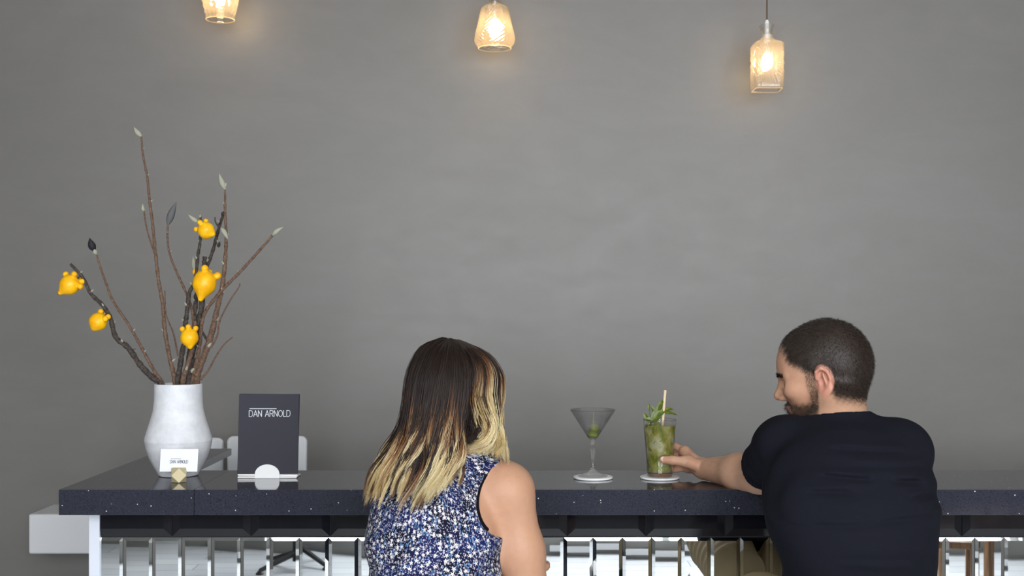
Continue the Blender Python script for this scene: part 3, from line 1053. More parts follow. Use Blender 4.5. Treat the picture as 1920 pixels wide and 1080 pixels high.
bm = bmesh.new(); bm.from_mesh(o.data); bmesh.ops.recalc_face_normals(bm, faces=bm.faces); bm.to_mesh(o.data); bm.free()
bevel(o, 0.0007, 2)
card = thing('business_card', (ccx, CD + 0.004, cz), 'white business card with small dark lettering before the vase', 'card')
cw, ch = 70.5 * cu, 41.5 * cu
cb = np.array((px_x(334.5, CD), CD + 0.0, TOP + 0.0006 + (907 - 887.5) * cu))
la = math.radians(12); ro = 0.0
def WC(x, y, z):
    x, z = x * math.cos(ro) - z * math.sin(ro), x * math.sin(ro) + z * math.cos(ro)
    return cb + np.array((x, y + z * math.sin(la), z * math.cos(la)))
V, F = box(-cw / 2, cw / 2, 0, 0.0008, 0, ch * 1.02)
obj('card_sheet', [WC(*v) for v in V], F, M_PAPER, card)
q, seg = lettering('DAN ARNOLD', -cw / 2 + 19.0 * cu, 15.8 * cu, 5.6 * cu, 33 * cu, 0.75 * cu)
for i in range(11):
    a = -cw / 2 + (20 + i * 1.75) * cu
    seg((a, 24.0 * cu), (a + 1.1 * cu, 24.0 * cu))
print_mesh('lettering', q, lambda p: WC(p[0], -0.0004, p[1]), M_INK, card)

# ------------------------------------------------------------------ drinks
GD = 3.10
gu = ppm(GD)
def coaster(px, label):
    c = (px_x(px, GD), GD, TOP + 0.0005)
    r = 36.8 * gu
    return tag(obj('coaster', *lathe([(0.0001, 0), (r - 0.0012, 0), (r, 0.001), (r, 0.0042), (r - 0.001, 0.0052), (0.0001, 0.0052)], c, 56), M_ACRYL, smooth=False), label, 'coaster', 'white coasters on the bar')
coaster(1112, 'round white coaster under the martini glass')
coaster(1237, 'round white coaster under the green cocktail')
CZ = TOP + 0.0062
mxp = px_x(1111.5, GD)
mg = thing('martini_glass', (mxp, GD, CZ), 'martini glass with clear drink and two olives on a coaster', 'glass')
H = lambda y: (894.5 - y) * gu
out = [(0.0001, 0), (27.5, 0), (28, 0.8), (20, 3.2), (10, 7), (5.2, 11.5), (3.9, 16), (3.4, 26), (3.5, 34), (4.3, 40), (4.3, 44), (5.0, 50), (5.0, 55), (4.7, 60), (5.4, 65), (7.5, 69)]
out = [(r * gu, z * gu) for r, z in out] + [(9.0 * gu, H(823)), (43.0 * gu, H(770)), (42.6 * gu, H(769.4)), (42.0 * gu, H(770))]
inn = [(8.0 * gu, H(822)), (4.0 * gu, H(825.5)), (0.0001, H(826.5))]
ib = 16
obj('stem', *lathe(out[:ib] + [(0.0001, out[ib - 1][1] + 0.001)], (mxp, GD, CZ), 48, shape=lambda t, r, z: r * (1 + (0.10 * math.cos(6 * t) if 18 * gu < z < 62 * gu else 0))), M_FOOT, mg, smooth=True)
o = obj('bowl', *lathe([(0.0001, out[ib - 1][1] + 0.0012)] + out[ib:] + inn, (mxp, GD, CZ), 64), M_BOWL, mg, smooth=True)
ip = lambda y: (8.0 + (42.0 - 8.0) * (822 - y) / (822 - 770)) * gu
liq = [(0.0001, H(826.2)), (4.1 * gu, H(825.2)), (8.1 * gu, H(821.8)), (ip(800) + 0.0001, H(800)), (ip(784) + 0.0001, H(784)), (ip(783) - 0.0003, H(783.2)), (0.0001, H(783.4))]
obj('drink', *lathe(liq, (mxp, GD, CZ), 64), M_GIN, mg, smooth=True)
pick_a = np.array((mxp + 1.2 * gu, GD, CZ + H(779.5))); pick_b = np.array((mxp + 0.1 * gu, GD - 0.002, CZ + H(821)))
pk = thing('cocktail_pick', pick_b, 'thin cocktail pick through the two olives', 'cocktail pick')
obj('stick', *tube([pick_b, pick_a], 0.0009, 8), M_PICK, pk, smooth=True)
obj('bead', *lathe([(0.0001, -0.0016), (0.0014, -0.0008), (0.0014, 0.0008), (0.0001, 0.0016)], pick_a, 10), M_PICK, pk, smooth=True)
for (ox, oy), lab in (((1114.2, 804), 'upper green olive on the pick in the martini'), ((1111.8, 815), 'lower green olive on the pick in the martini')):
    c = P(ox, oy, GD - 0.001)
    r = 10.0 * gu; hgt = 6.2 * gu
    prof = [(max(0.0001, r * math.cos(a)), hgt * math.sin(a)) for a in np.linspace(-math.pi / 2, math.pi / 2, 13)]
    ov = thing('olive', c - (0, 0, hgt), lab, 'olive', 'olives in the martini')
    obj('flesh', *lathe(prof, c, 24), M_OLIVE, ov, smooth=True)

# tall glass with the green cocktail
hx = px_x(1237, GD)
hg = thing('highball_glass', (hx, GD, CZ), 'tall tumbler of green mint cocktail held by the man', 'glass')
HB = lambda y: (892.5 - y) * gu
R0, R1 = 23.4 * gu, 31.0 * gu
ro_ = lambda y: R0 + (R1 - R0) * (892.5 - y) / (892.5 - 786.5)
out = [(0.0001, 0), (R0 - 0.0012, 0), (R0, 0.0012), (ro_(840), HB(840)), (R1, HB(786.5)), (R1 - 0.0006, HB(785.9)), (R1 - 0.0014, HB(786.4))]
inn = [(ro_(840) - 0.0018, HB(840)), (ro_(884) - 0.0022, HB(883.5)), (ro_(884) - 0.005, HB(882)), (0.0001, HB(882))]
ob = [(0.0001, 0.0003), (R0 - 0.0012, 0.0003), (R0 - 0.0002, 0.0014), (ro_(886), HB(886)), (ro_(884) - 0.003, HB(883.6)), (0.0001, HB(882.6))]
obj('heavy_base', *lathe(ob, (hx, GD, CZ), 48), M_FOOT, hg, smooth=True)
out = [(ro_(886) + 0.0001, HB(886)), (ro_(840), HB(840)), (R1, HB(786.5)), (R1 - 0.0006, HB(785.9)), (R1 - 0.0014, HB(786.4))]
inn = [(ro_(840) - 0.0014, HB(840)), (ro_(886) - 0.0014, HB(885.5))]
obj('glass', *lathe(out + inn, (hx, GD, CZ), 64, closed=True), M_THIN, hg, smooth=True)
lq = [(0.0001, HB(881.8)), (ro_(884) - 0.0048, HB(881.8)), (ro_(884) - 0.0020, HB(883.2)), (ro_(840) - 0.0016, HB(840)), (ro_(798) - 0.0012, HB(798)), (ro_(798) - 0.004, HB(797)), (0.0001, HB(797))]
obj('drink', *lathe(lq, (hx, GD, CZ), 56), M_MOJITO, hg, smooth=True)
def leaf_mesh(base, d, nside, L, Wd, cup=0.25, thick=0.0006):
    """pointed oval leaf folded along its midrib, closed and thin"""
    d = nrm(d); s = nrm(np.cross(d, nside)); nn = np.cross(s, d)
    T = [0, .12, .28, .45, .62, .78, .9, 1]; Wp = [.06, .5, .88, 1, .9, .62, .3, .02]
    V = []
    for sgn in (1, -1):
        for t, w in zip(T, Wp):
            bend = -0.22 * L * t * t
            for j in (-1, -0.5, 0, 0.5, 1):
                ser = 1 + (0.06 if (int(t * 20) % 2) else 0)
                p = base + d * L * t + s * (j * w * Wd / 2 * ser) + nn * (abs(j) * w * Wd * cup + bend + sgn * thick / 2)
                V.append(p)
    F = []
    m = 5; k = len(T)
    for i in range(k - 1):
        for j in range(m - 1):
            a = i * m + j
            F.append((a, a + 1, a + m + 1, a + m)); b = k * m + a
            F.append((b, b + m, b + m + 1, b + 1))
        F.append((i * m, (i + 1) * m, k * m + (i + 1) * m, k * m + i * m))
        F.append((i * m + m - 1, k * m + i * m + m - 1, k * m + (i + 1) * m + m - 1, (i + 1) * m + m - 1))
    return V, F
# leaves and lime pressed against the inside of the glass
def on_glass(ang, y, off=0.0006):
    r = ro_(y) - 0.0018 - off
    return np.array((hx + r * math.sin(ang), GD - r * math.cos(ang), CZ + HB(y))), np.array((math.sin(ang), -math.cos(ang), 0))
for ang, y, L, W_, dx in ((-0.8, 832, 0.030, 0.020, 0.3), (-0.5, 845, 0.026, 0.018, -0.5), (-0.35, 826, 0.022, 0.015, 0.8), (-1.0, 812, 0.026, 0.016, 0.1), (-0.15, 855, 0.022, 0.016, 0.6), (0.5, 818, 0.016, 0.010, -0.4), (-0.7, 862, 0.022, 0.014, 0.9), (2.4, 830, 0.03, 0.02, 0.2), (-2.2, 840, 0.03, 0.02, 0.2)):
    p, nn = on_glass(ang, y)
    tang = np.array((math.cos(ang), math.sin(ang), 0))
    obj('muddled_leaf', *leaf_mesh(p, nrm(np.array((0, 0, 1.0)) + tang * dx), nn, L, W_, 0.03, 0.0005), M_LEAF, hg, smooth=True)
for ang, y, w_ in ((-0.1, 873, 0.03), (0.9, 850, 0.018)):
    p, nn = on_glass(ang, y, 0.001)
    tang = np.array((math.cos(ang), math.sin(ang), 0))
    pth = [p + tang * a * w_ / 2 + nn * -0.003 * a * a + np.array((0, 0, 0.005 * (a * a - 0.5))) for a in np.linspace(-1, 1, 9)]
    obj('lime_slice', *tube(pth, [0.0006, 0.0018, 0.0026, 0.003, 0.0032, 0.003, 0.0026, 0.0018, 0.0006], 8), M_LIME, hg, smooth=True)
sa = P(1247.3, 731.5, GD); sb_ = P(1236.5, 868, GD - 0.012)
stw = thing('drinking_straw', sb_, 'beige paper straw standing in the green cocktail', 'straw')
dirn = nrm(sa - sb_)
V1, F1 = tube([sb_, sa], 0.0036, 16, cap=False)
V2, F2 = tube([sb_, sa], 0.0029, 16, cap=False)
n1 = len(V1)
F = F1 + [tuple(i + n1 for i in f[::-1]) for f in F2]
for k in range(16):
    F.append((k, n1 + k, n1 + (k + 1) % 16, (k + 1) % 16)); a = 16
    F.append((a + k, a + (k + 1) % 16, n1 + a + (k + 1) % 16, n1 + a + k))
obj('tube', list(V1) + list(V2), F, M_STRAW, stw, smooth=True)
# mint sprig
ms = thing('mint_sprig', P(1222, 800, GD - 0.004), 'fresh mint sprig standing in the rim of the tall glass', 'mint sprig')
root = P(1222, 812, GD - 0.006)
def mint_stem(tip):
    obj('stem', *tube(catmull(np.array([root, (root + tip) / 2 + (0.001, 0, 0.002), tip]), 8), np.linspace(0.0016, 0.0009, 8), 7), M_MINTSTEM, ms, smooth=True)
mint_stem(P(1239, 757, GD - 0.002)); mint_stem(P(1217, 764, GD + 0.002))
for (bx, by), (tx, ty), w_, dd, ns in (
        ((1220, 790), (1240, 757), 11, -0.006, (-0.3, -1, 0.4)), ((1232, 772), (1242, 748), 9, -0.004, (-0.6, -1, 0.2)),
        ((1224, 785), (1246, 768), 12, -0.010, (0.0, -1, 0.6)), ((1220, 792), (1236, 782), 11, -0.014, (0.1, -1, 0.9)),
        ((1240, 774), (1268, 773), 11, 0.004, (0.1, -0.5, 1)), ((1238, 772), (1260, 764), 10, 0.012, (0, -0.6, 1)),
        ((1217, 790), (1207, 775), 8, -0.006, (-0.5, -1, 0.3)), ((1222, 788), (1210, 785), 9, -0.012, (-0.3, -1, 0.6)),
        ((1222, 795), (1210, 799), 10, -0.016, (-0.4, -1, 0.4)), ((1232, 778), (1222, 762), 8, 0.010, (0.1, -1, 0.3)),
        ((1217, 772), (1216, 757), 4, 0.002, (-0.4, -1, 0.2)), ((1224, 797), (1238, 793), 10, -0.012, (0.2, -1, 0.5))):
    b = P(bx, by, GD + dd); t_ = P(tx, ty, GD + dd - 0.002)
    obj('leaf', *leaf_mesh(b, t_ - b, np.array(ns, float), np.linalg.norm(t_ - b) * 1.1, w_ * gu, 0.18, 0.0007), M_LEAF, ms, smooth=True)

# ------------------------------------------------------------------ furniture on the window side, seen in the mirror tiles
def cafe_table(x, y, label):
    t = thing('cafe_table', (x, y, 0), label, 'table', 'tables on the window side')
    obj('tabletop', *lathe([(0.0001, 0.72), (0.33, 0.72), (0.34, 0.725), (0.34, 0.74), (0.33, 0.745), (0.0001, 0.745)], (x, y, 0), 48), M_CHAIR, t)
    obj('pedestal', *tube([(x, y, 0.05), (x, y, 0.719)], 0.022, 14), M_BLACKMETAL, t, smooth=True)
    for k in range(4):
        a = math.pi / 4 + k * math.pi / 2
        e = (x + 0.27 * math.cos(a), y + 0.27 * math.sin(a), 0.022)
        o = obj('foot', *tube([(x, y, 0.10), e], [0.018, 0.012], 8), M_BLACKMETAL, t, smooth=True)
        obj('foot_pad', *lathe([(0.022, 0.0), (0.024, 0.006), (0.014, 0.016), (0.006, 0.026)], (e[0], e[1], 0), 14), M_BLACKMETAL, o, smooth=True)
cafe_table(-1.28, -1.2, 'white round table on a black four-footed pedestal by the windows')
def dining_chair(x, y, rz, label):
    t = thing('dining_chair', (x, y, 0), label, 'chair', 'wooden chairs on the window side')
    def W(V): return [(x + a * math.cos(rz) - b * math.sin(rz), y + a * math.sin(rz) + b * math.cos(rz), z) for a, b, z in V]
    def add(n_, V, F): bevel(obj(n_, W(V), F, M_WOOD, t), 0.004, 2)
    add('seat', *box(-0.21, 0.21, -0.21, 0.21, 0.43, 0.46))
    for sx in (-1, 1):
        add('leg', *box(sx * 0.18 - 0.02, sx * 0.18 + 0.02, 0.165, 0.2, 0, 0.4295))
        add('leg', *box(sx * 0.18 - 0.02, sx * 0.18 + 0.02, -0.2, -0.165, 0, 0.4295))
        add('back_post', *box(sx * 0.18 - 0.02, sx * 0.18 + 0.02, -0.205, -0.175, 0.4605, 0.84))
    add('back_rail', *box(-0.159, 0.159, -0.2, -0.18, 0.68, 0.84))
dining_chair(1.93, 0.35, 0.3, 'oak dining chair near the camera on the right')
dining_chair(2.45, -0.35, 2.6, 'oak dining chair turned to the windows on the right')
# ------------------------------------------------------------------ people
def skin_mat(name):
    m = mat(name, (0.5, 0.3, 0.2, 1), 0.5, spec=0.35, Subsurface_Weight=0.10)
    b = m.node_tree.nodes['Principled BSDF']
    b.inputs['Subsurface Radius'].default_value = (0.012, 0.005, 0.003)
    t = NT(m)
    a = t.n('ShaderNodeAttribute', attribute_name='Col')
    n = t.noise(70, 4, 0.6)
    f = t.ramp(n, [(0.35, (0.96, 0.95, 0.94, 1)), (0.65, (1.03, 1.02, 1.01, 1))])
    mx = t.n('ShaderNodeMix', data_type='RGBA', blend_type='MULTIPLY'); mx.inputs[0].default_value = 1.0
    t.l(a.outputs['Color'], mx.inputs[6]); t.l(f, mx.inputs[7])
    t.l(mx.outputs[2], b.inputs['Base Color'])
    t.bump(t.noise(600, 2), 0.08, 0.001)
    return m
M_SKIN = skin_mat('skin')
def hair_mat(name, rough=0.38):
    m = mat(name, (0.1, 0.06, 0.04, 1), rough, spec=0.35)
    t = NT(m)
    t.l(t.n('ShaderNodeAttribute', attribute_name='Col').outputs['Color'], t.b.inputs['Base Color'])
    return m
M_HAIR = hair_mat('hair')
M_STUBBLE = hair_mat('short_hair', 0.6)
M_STUBBLE.node_tree.nodes['Principled BSDF'].inputs['Specular IOR Level'].default_value = 0.2
def cloth_mat(name, col, scale=900, rough=0.9):
    m = mat(name, col, rough, spec=0.10)
    t = NT(m)
    w = t.noise(scale, 2, 0.5)
    big = t.noise(7, 3, 0.5, t.map((0.6, 0.6, 2.6)), 0.8)
    t.bump(t.m('ADD', t.m('MULTIPLY', w, 0.03), big), 0.35, 0.012)
    return m
M_TSHIRT = cloth_mat('black_navy_cotton', srgb(22, 23, 31))
M_KHAKI = cloth_mat('khaki_cotton', srgb(150, 134, 104))
M_NAVY = cloth_mat('dark_denim', srgb(40, 44, 58))
M_SHOE = mat('dark_leather', srgb(34, 30, 28), 0.45)
M_LINING = cloth_mat('black_lining', srgb(16, 16, 20))
def floral():
    m = mat('navy_floral_cotton', srgb(24, 28, 62), 0.85, spec=0.15)
    t = NT(m)
    uv = t.n('ShaderNodeAttribute', attribute_name='puv').outputs['Vector']
    def layer(scale, petals, base_r, amp, keep, seed, stretch=(1, 1, 1), rot=0.0, warp=0.0):
        mp = t.n('ShaderNodeMapping'); mp.inputs['Scale'].default_value = tuple(scale * q for q in stretch)
        mp.inputs['Location'].default_value = (seed * 3.7, seed * 1.9, 0); mp.inputs['Rotation'].default_value = (0, 0, rot)
        src = uv
        if warp:
            nz = t.n('ShaderNodeTexNoise'); nz.inputs['Scale'].default_value = 14; t.l(uv, nz.inputs['Vector'])
            sc = t.n('ShaderNodeVectorMath', operation='SCALE'); t.l(nz.outputs['Color'], sc.inputs[0]); sc.inputs['Scale'].default_value = warp
            ad = t.n('ShaderNodeVectorMath', operation='ADD'); t.l(uv, ad.inputs[0]); t.l(sc.outputs[0], ad.inputs[1]); src = ad.outputs[0]
        t.l(src, mp.inputs[0])
        v = t.n('ShaderNodeTexVoronoi', voronoi_dimensions='2D'); v.inputs['Scale'].default_value = 1.0
        v.inputs['Randomness'].default_value = 0.85
        t.l(mp.outputs[0], v.inputs['Vector'])
        sub = t.n('ShaderNodeVectorMath', operation='SUBTRACT'); t.l(mp.outputs[0], sub.inputs[0]); t.l(v.outputs['Position'], sub.inputs[1])
        sp = t.n('ShaderNodeSeparateXYZ'); t.l(sub.outputs[0], sp.inputs[0])
        sc_ = t.n('ShaderNodeSeparateColor'); t.l(v.outputs['Color'], sc_.inputs[0])
        ang = t.m('ADD', t.m('ARCTAN2', sp.outputs[1], sp.outputs[0]), t.m('MULTIPLY', sc_.outputs[1], 6.28))
        rr = t.m('ADD', t.m('MULTIPLY', t.m('COSINE', t.m('MULTIPLY', ang, float(petals))), amp), t.m('ADD', base_r, t.m('MULTIPLY', sc_.outputs[2], 0.08)))
        hit = t.m('LESS_THAN', v.outputs['Distance'], rr)
        return t.m('MULTIPLY', hit, t.m('LESS_THAN', sc_.outputs[0], keep))
    big = layer(92, 5, 0.22, 0.12, 0.44, 1.0)
    mid = layer(150, 5, 0.20, 0.10, 0.42, 2.3)
    dots = layer(235, 2, 0.17, 0.11, 0.58, 4.1, (1, 1, 1), 0.5)
    leafs = layer(200, 2, 0.16, 0.12, 0.4, 6.2, (1.6, 0.7, 1), 0.7, 0.02)
    blue = layer(84, 2, 0.20, 0.14, 0.30, 8.4, (2.6, 0.8, 1), -0.6, 0.03)
    teal = layer(66, 2, 0.24, 0.15, 0.25, 9.7, (2.2, 0.8, 1), 0.9, 0.05)
    c = t.mix(t.ramp(t.noise(18, 2), [(0.45, 0.0), (0.6, 1.0)]), srgb(17, 19, 40), srgb(26, 32, 78))
    c = t.mix(teal, c, srgb(52, 84, 122))
    c = t.mix(leafs, c, srgb(134, 132, 150))
    c = t.mix(dots, c, srgb(176, 172, 180))
    c = t.mix(blue, c, srgb(92, 124, 168))
    c = t.mix(mid, c, srgb(190, 186, 192))
    c = t.mix(big, c, srgb(214, 209, 208))
    t.l(c, t.b.inputs['Base Color'])
    t.bump(t.noise(9, 3, 0.5, t.map((1.6, 1.6, 0.7)), 0.8), 0.35, 0.012)
    return m
M_FLORAL = floral()

def sstep(a, b, x):
    t = np.clip((x - a) / (b - a), 0, 1)
    return t * t * (3 - 2 * t)

class Head:
    def __init__(s, c, f, up, sc=1.0):
        s.c = np.array(c, float); s.f = nrm(f)
        l = nrm(np.cross(up, s.f)); u = np.cross(s.f, l)
        s.R = np.stack([s.f, l, u], 1); s.sc = sc
    def w(s, v): return s.c + s.R @ (np.array(v, float) * s.sc)
    def local(s, X): return ((X - s.c) @ s.R) / s.sc
    def add(s, F, neck_base, nr=0.056):
        q = s.sc
        E = lambda c, r, k=0.02, sub=False: F.ell(s.w(c), np.array(r) * q, s.R, k * q, sub)
        K = lambda a, b, ra, rb, k=0.02: F.cone(s.w(a), s.w(b), ra * q, rb * q, k * q)
        E((-0.014, 0, 0.030), (0.099, 0.077, 0.091), 0.01)             # cranium
        E((-0.050, 0, 0.000), (0.058, 0.066, 0.066), 0.03)             # occiput
        E((0.034, 0, 0.020), (0.066, 0.066, 0.074), 0.03)              # forehead
        E((0.036, 0, -0.040), (0.058, 0.058, 0.070), 0.03)             # mid face
        for sgn in (1, -1):
            K((-0.004, sgn * 0.052, -0.035), (0.010, sgn * 0.050, -0.075), 0.018, 0.016, 0.03)
            K((0.010, sgn * 0.050, -0.075), (0.072, sgn * 0.014, -0.100), 0.017, 0.016, 0.03)   # jaw line
            E((0.066, sgn * 0.042, -0.022), (0.024, 0.022, 0.020), 0.02)                        # cheek
            K((0.088, sgn * 0.012, 0.012), (0.072, sgn * 0.048, 0.016), 0.010, 0.008, 0.012)    # brow ridge
        E((0.074, 0, -0.096), (0.022, 0.024, 0.018), 0.02)             # chin
        for sgn in (1, -1):
            E((0.094, sgn * 0.033, -0.006), (0.016, 0.017, 0.011), 0.012, True)                 # eye socket
            E((0.076, sgn * 0.032, -0.006), (0.0125, 0.0135, 0.0125), 0.003)                    # eye and lids
        K((0.090, 0, 0.006), (0.110, 0, -0.030), 0.008, 0.011, 0.010)                           # nose bridge
        E((0.112, 0, -0.034), (0.011, 0.011, 0.010), 0.006)
        for sgn in (1, -1): E((0.101, sgn * 0.012, -0.039), (0.011, 0.008, 0.008), 0.006)
        E((0.090, 0, -0.062), (0.014, 0.024, 0.006), 0.006)            # upper lip
        E((0.088, 0, -0.074), (0.013, 0.021, 0.007), 0.006)            # lower lip
        for sgn in (1, -1):                                            # ears
            E((-0.012, sgn * 0.076, -0.014), (0.016, 0.009, 0.030), 0.008)
            ring = [(0.006, 0.080, -0.004), (0.002, 0.085, 0.012), (-0.010, 0.089, 0.019), (-0.023, 0.091, 0.010), (-0.026, 0.090, -0.008), (-0.020, 0.087, -0.026), (-0.010, 0.084, -0.040), (-0.001, 0.080, -0.040), (0.002, 0.078, -0.030)]
            rr = [0.0035, 0.0040, 0.0042, 0.0042, 0.0040, 0.0042, 0.0055, 0.0050, 0.004]
            for i in range(len(ring) - 1):
                a = (ring[i][0], sgn * ring[i][1], ring[i][2]); b = (ring[i + 1][0], sgn * ring[i + 1][1], ring[i + 1][2])
                K(a, b, rr[i], rr[i + 1], 0.004)
            E((-0.006, sgn * 0.087, -0.014), (0.0085, 0.009, 0.014), 0.004, True)               # concha
            K((-0.014, sgn * 0.087, -0.018), (-0.012, sgn * 0.088, 0.006), 0.003, 0.003, 0.004) # antihelix
        nb = np.array(neck_base, float)
        F.cone(s.w((-0.030, 0, -0.040)), nb, nr * q, nr * 1.06 * q, 0.02)
        F.cone(s.w((0.012, 0, -0.075)), nb + s.f * 0.02 * q, 0.034 * q, 0.044 * q, 0.03)

def hand_at(F, wrist, mcps, fingers, thumb, fr=0.0085, sc=1.0):
    for m_ in mcps:
        F.cone(wrist, m_, 0.017 * sc, 0.0105 * sc, 0.014)
    for a, b in zip(mcps, mcps[1:]):
        F.cone(a, b, 0.0105 * sc, 0.0105 * sc, 0.010)
    for m_, chain, r in zip(mcps, fingers, (1.0, 1.0, 0.95, 0.85)):
        pts = [m_] + list(chain)
        F.chain(pts, [0.0100 * r * sc] + list(np.linspace(0.0092, 0.0076, len(chain)) * r * sc), 0.0035)
    F.chain(thumb[0], thumb[1], 0.006)

def lerp(a, b, t): return np.array(a) * (1 - t) + np.array(b) * t
def plane(X, p, n): return (X - np.array(p)) @ nrm(n)

def smooth_strands(roots, normals, flow, length, rad, n=4):
    t = np.linspace(0, 1, n)[None, :, None]
    d0 = normals; d1 = nrm2(normals * 0.35 + flow)
    L = length[:, None, None]
    pts = roots[:, None, :] + L * (t * (1 - 0.5 * t) * d0[:, None, :] * 0.7 + 0.8 * t * t * d1[:, None, :])
    r = rad * (1 - 0.75 * t[..., 0]) * np.ones((len(roots), 1))
    return strands(pts, r)
def nrm2(a): return a / (np.linalg.norm(a, axis=1, keepdims=True) + 1e-9)

def stool(x, y, label):
    t = thing('bar_stool', (x, y, 0), label, 'stool', 'stools at the bar')
    obj('seat', *lathe([(0.0001, 0.665), (0.165, 0.665), (0.178, 0.672), (0.18, 0.69), (0.172, 0.704), (0.0001, 0.708)], (x, y, 0), 44), M_SHOE, t, smooth=True)
    for k in range(4):
        a = math.pi / 4 + k * math.pi / 2
        obj('leg', *tube([(x + 0.11 * math.cos(a), y + 0.11 * math.sin(a), 0.664), (x + 0.20 * math.cos(a), y + 0.20 * math.sin(a), 0.0)], 0.012, 10), M_BLACKMETAL, t, smooth=True)
    ring = [(x + 0.178 * math.cos(a), y + 0.178 * math.sin(a), 0.20) for a in np.linspace(0, 2 * math.pi, 41)]
    obj('foot_ring', *tube(ring, 0.008, 8, cap=False), M_BLACKMETAL, t, smooth=True)

# ---------------------------------------------------------------- the man
stool(0.685, 2.40, 'black bar stool under the man')
man = thing('person', (0.685, 2.42, 0.0), 'person with short dark hair and beard in a black t-shirt holding a green cocktail', 'person')
B = Field()
SL = P(1468, 840, 2.635); SR = P(1690, 846, 2.585)
NB = np.array((0.700, 2.615, 1.225))
EL = P(1424, 889, 2.87); WR = P(1320, 879, 3.062)
ER = np.array((0.800, 2.80, 1.085)); HR = np.array((0.715, 3.00, 1.082))
B.ell((0.685, 2.40, 0.80), (0.155, 0.120, 0.086), k=0.02)
B.cone((0.687, 2.415, 0.84), (0.695, 2.49, 1.02), 0.135, 0.142, 0.05, flat=(0, 1, -0.3), fl=0.72)
chR = np.stack([(1, 0, 0), nrm((0, 0.93, -0.36)), nrm((0, 0.36, 0.93))], 1)
B.ell((0.695, 2.545, 1.095), (0.152, 0.108, 0.146), chR, 0.05)
B.cone(lerp(SL, SR, 0.14) - (0, 0.0, 0.01), lerp(SL, SR, 0.86) - (0, 0.0, 0.01), 0.046, 0.046, 0.05)
B.cone(NB - (0, 0, 0.02), lerp(NB, SL, 0.75) + (0, 0, 0.004), 0.044, 0.036, 0.04)
B.cone(NB - (0, 0, 0.02), lerp(NB, SR, 0.75) + (0, 0, 0.002), 0.042, 0.034, 0.04)
HM = Head(P(1543, 698, 2.715), (-0.90, 0.37, -0.22), (0.03, -0.10, 1.0), 0.955)
TORSO = list(B.p)
HM.add(B, NB)
n_head = len(B.p)
B.ell(SL, (0.047, 0.047, 0.047), k=0.03); B.ell(SR, (0.046, 0.046, 0.046), k=0.03)
B.cone(SL, EL, 0.047, 0.043, 0.03)
B.cone(EL, lerp(EL, WR, 0.35), 0.043, 0.043, 0.02); B.cone(lerp(EL, WR, 0.35), WR, 0.043, 0.0265, 0.02)
B.cone(SR, ER, 0.046, 0.042, 0.03); B.cone(ER, HR, 0.043, 0.028, 0.02)
TORSO += [B.p[n_head], B.p[n_head + 1], B.p[n_head + 2]] + [q for q in B.p[n_head + 3:] if np.allclose(q[1], SR)]
# left hand round the glass
mc = [P(1284, 846, 3.106), P(1283, 857, 3.118), P(1286, 868, 3.122), P(1291, 878, 3.118)]
fg = [[P(1264, 836, 3.134), P(1242, 838, 3.152), P(1222, 842, 3.146)],
      [P(1260, 852, 3.144), P(1240, 855, 3.152), P(1220, 859, 3.144)],
      [P(1260, 866, 3.144), P(1242, 869, 3.149), P(1224, 872, 3.142)],
      [P(1268, 880, 3.136), P(1252, 882, 3.142), P(1238, 884, 3.140)]]
th = ([P(1312, 874, 3.050), P(1284, 865.5, 3.042), P(1260, 863, 3.045), P(1243, 862, 3.0535)], [0.0165, 0.0125, 0.0105, 0.0094])
hand_at(B, WR, mc, fg, th)
B.cone(P(1290, 862, 3.055), P(1284, 848, 3.095), 0.011, 0.011, 0.016)
# right hand resting on the counter, out of sight behind the body
hd = nrm(HR - ER); sd = np.array((0.55, 0.83, 0)); sd = nrm(sd - hd * (sd @ hd))
mr = [HR + hd * 0.075 + sd * q for q in (-0.03, -0.01, 0.01, 0.028)]
mr = [np.array((q[0], q[1], 1.066)) for q in mr]
fr_ = [[m_ + hd * 0.04 + (0, 0, 0.004), m_ + hd * 0.07 - (0, 0, 0.004)] for m_ in mr]
fr_ = [[np.array((a[0], a[1], 1.065)), np.array((b[0], b[1], 1.060))] for a, b in fr_]
tr_ = ([HR + hd * 0.01 - sd * 0.012, HR + hd * 0.05 - sd * 0.045 - (0, 0, 0.012), HR + hd * 0.08 - sd * 0.05 - (0, 0, 0.018)], [0.015, 0.011, 0.009])
hand_at(B, HR, mr, fr_, tr_)
HL_, HRt = np.array((0.600, 2.41, 0.80)), np.array((0.770, 2.41, 0.80))
KL, KR = np.array((0.575, 2.815, 0.80)), np.array((0.800, 2.815, 0.80))
AL, AR = np.array((0.60, 2.70, 0.33)), np.array((0.775, 2.70, 0.33))
for h_, k_, a_ in ((HL_, KL, AL), (HRt, KR, AR)):
    B.cone(h_, k_, 0.082, 0.056, 0.03); B.cone(k_, a_, 0.054, 0.038, 0.02)
    B.cone(a_ - (0, 0.02, 0.04), a_ + (0, 0.15, -0.055), 0.034, 0.030, 0.02)
lo = (0.33, 2.24, 0.22); hi = (0.96, 3.20, 1.47)
V, F = surface(lambda X, r: B(X, r), [B], lo, hi, 0.0055, (((0.36, 0.54), (0.585, 0.76)), ((2.60, 2.83), (3.03, 3.17)), ((1.05, 1.115), (1.26, 1.43))), 0.0028)
V = relax(V, F, 1, 0.35)
Nn = vnormals(V, F)
Lc = HM.local(V)
inhead = (V[:, 2] > 1.17) & (np.linalg.norm(Lc, axis=1) < 0.19)
f_, l_, u_ = Lc[:, 0], np.abs(Lc[:, 1]), Lc[:, 2]
wob = 0.0014 * np.sin(f_ * 420 + u_ * 370) + 0.0012 * np.sin(Lc[:, 1] * 510 + f_ * 230)
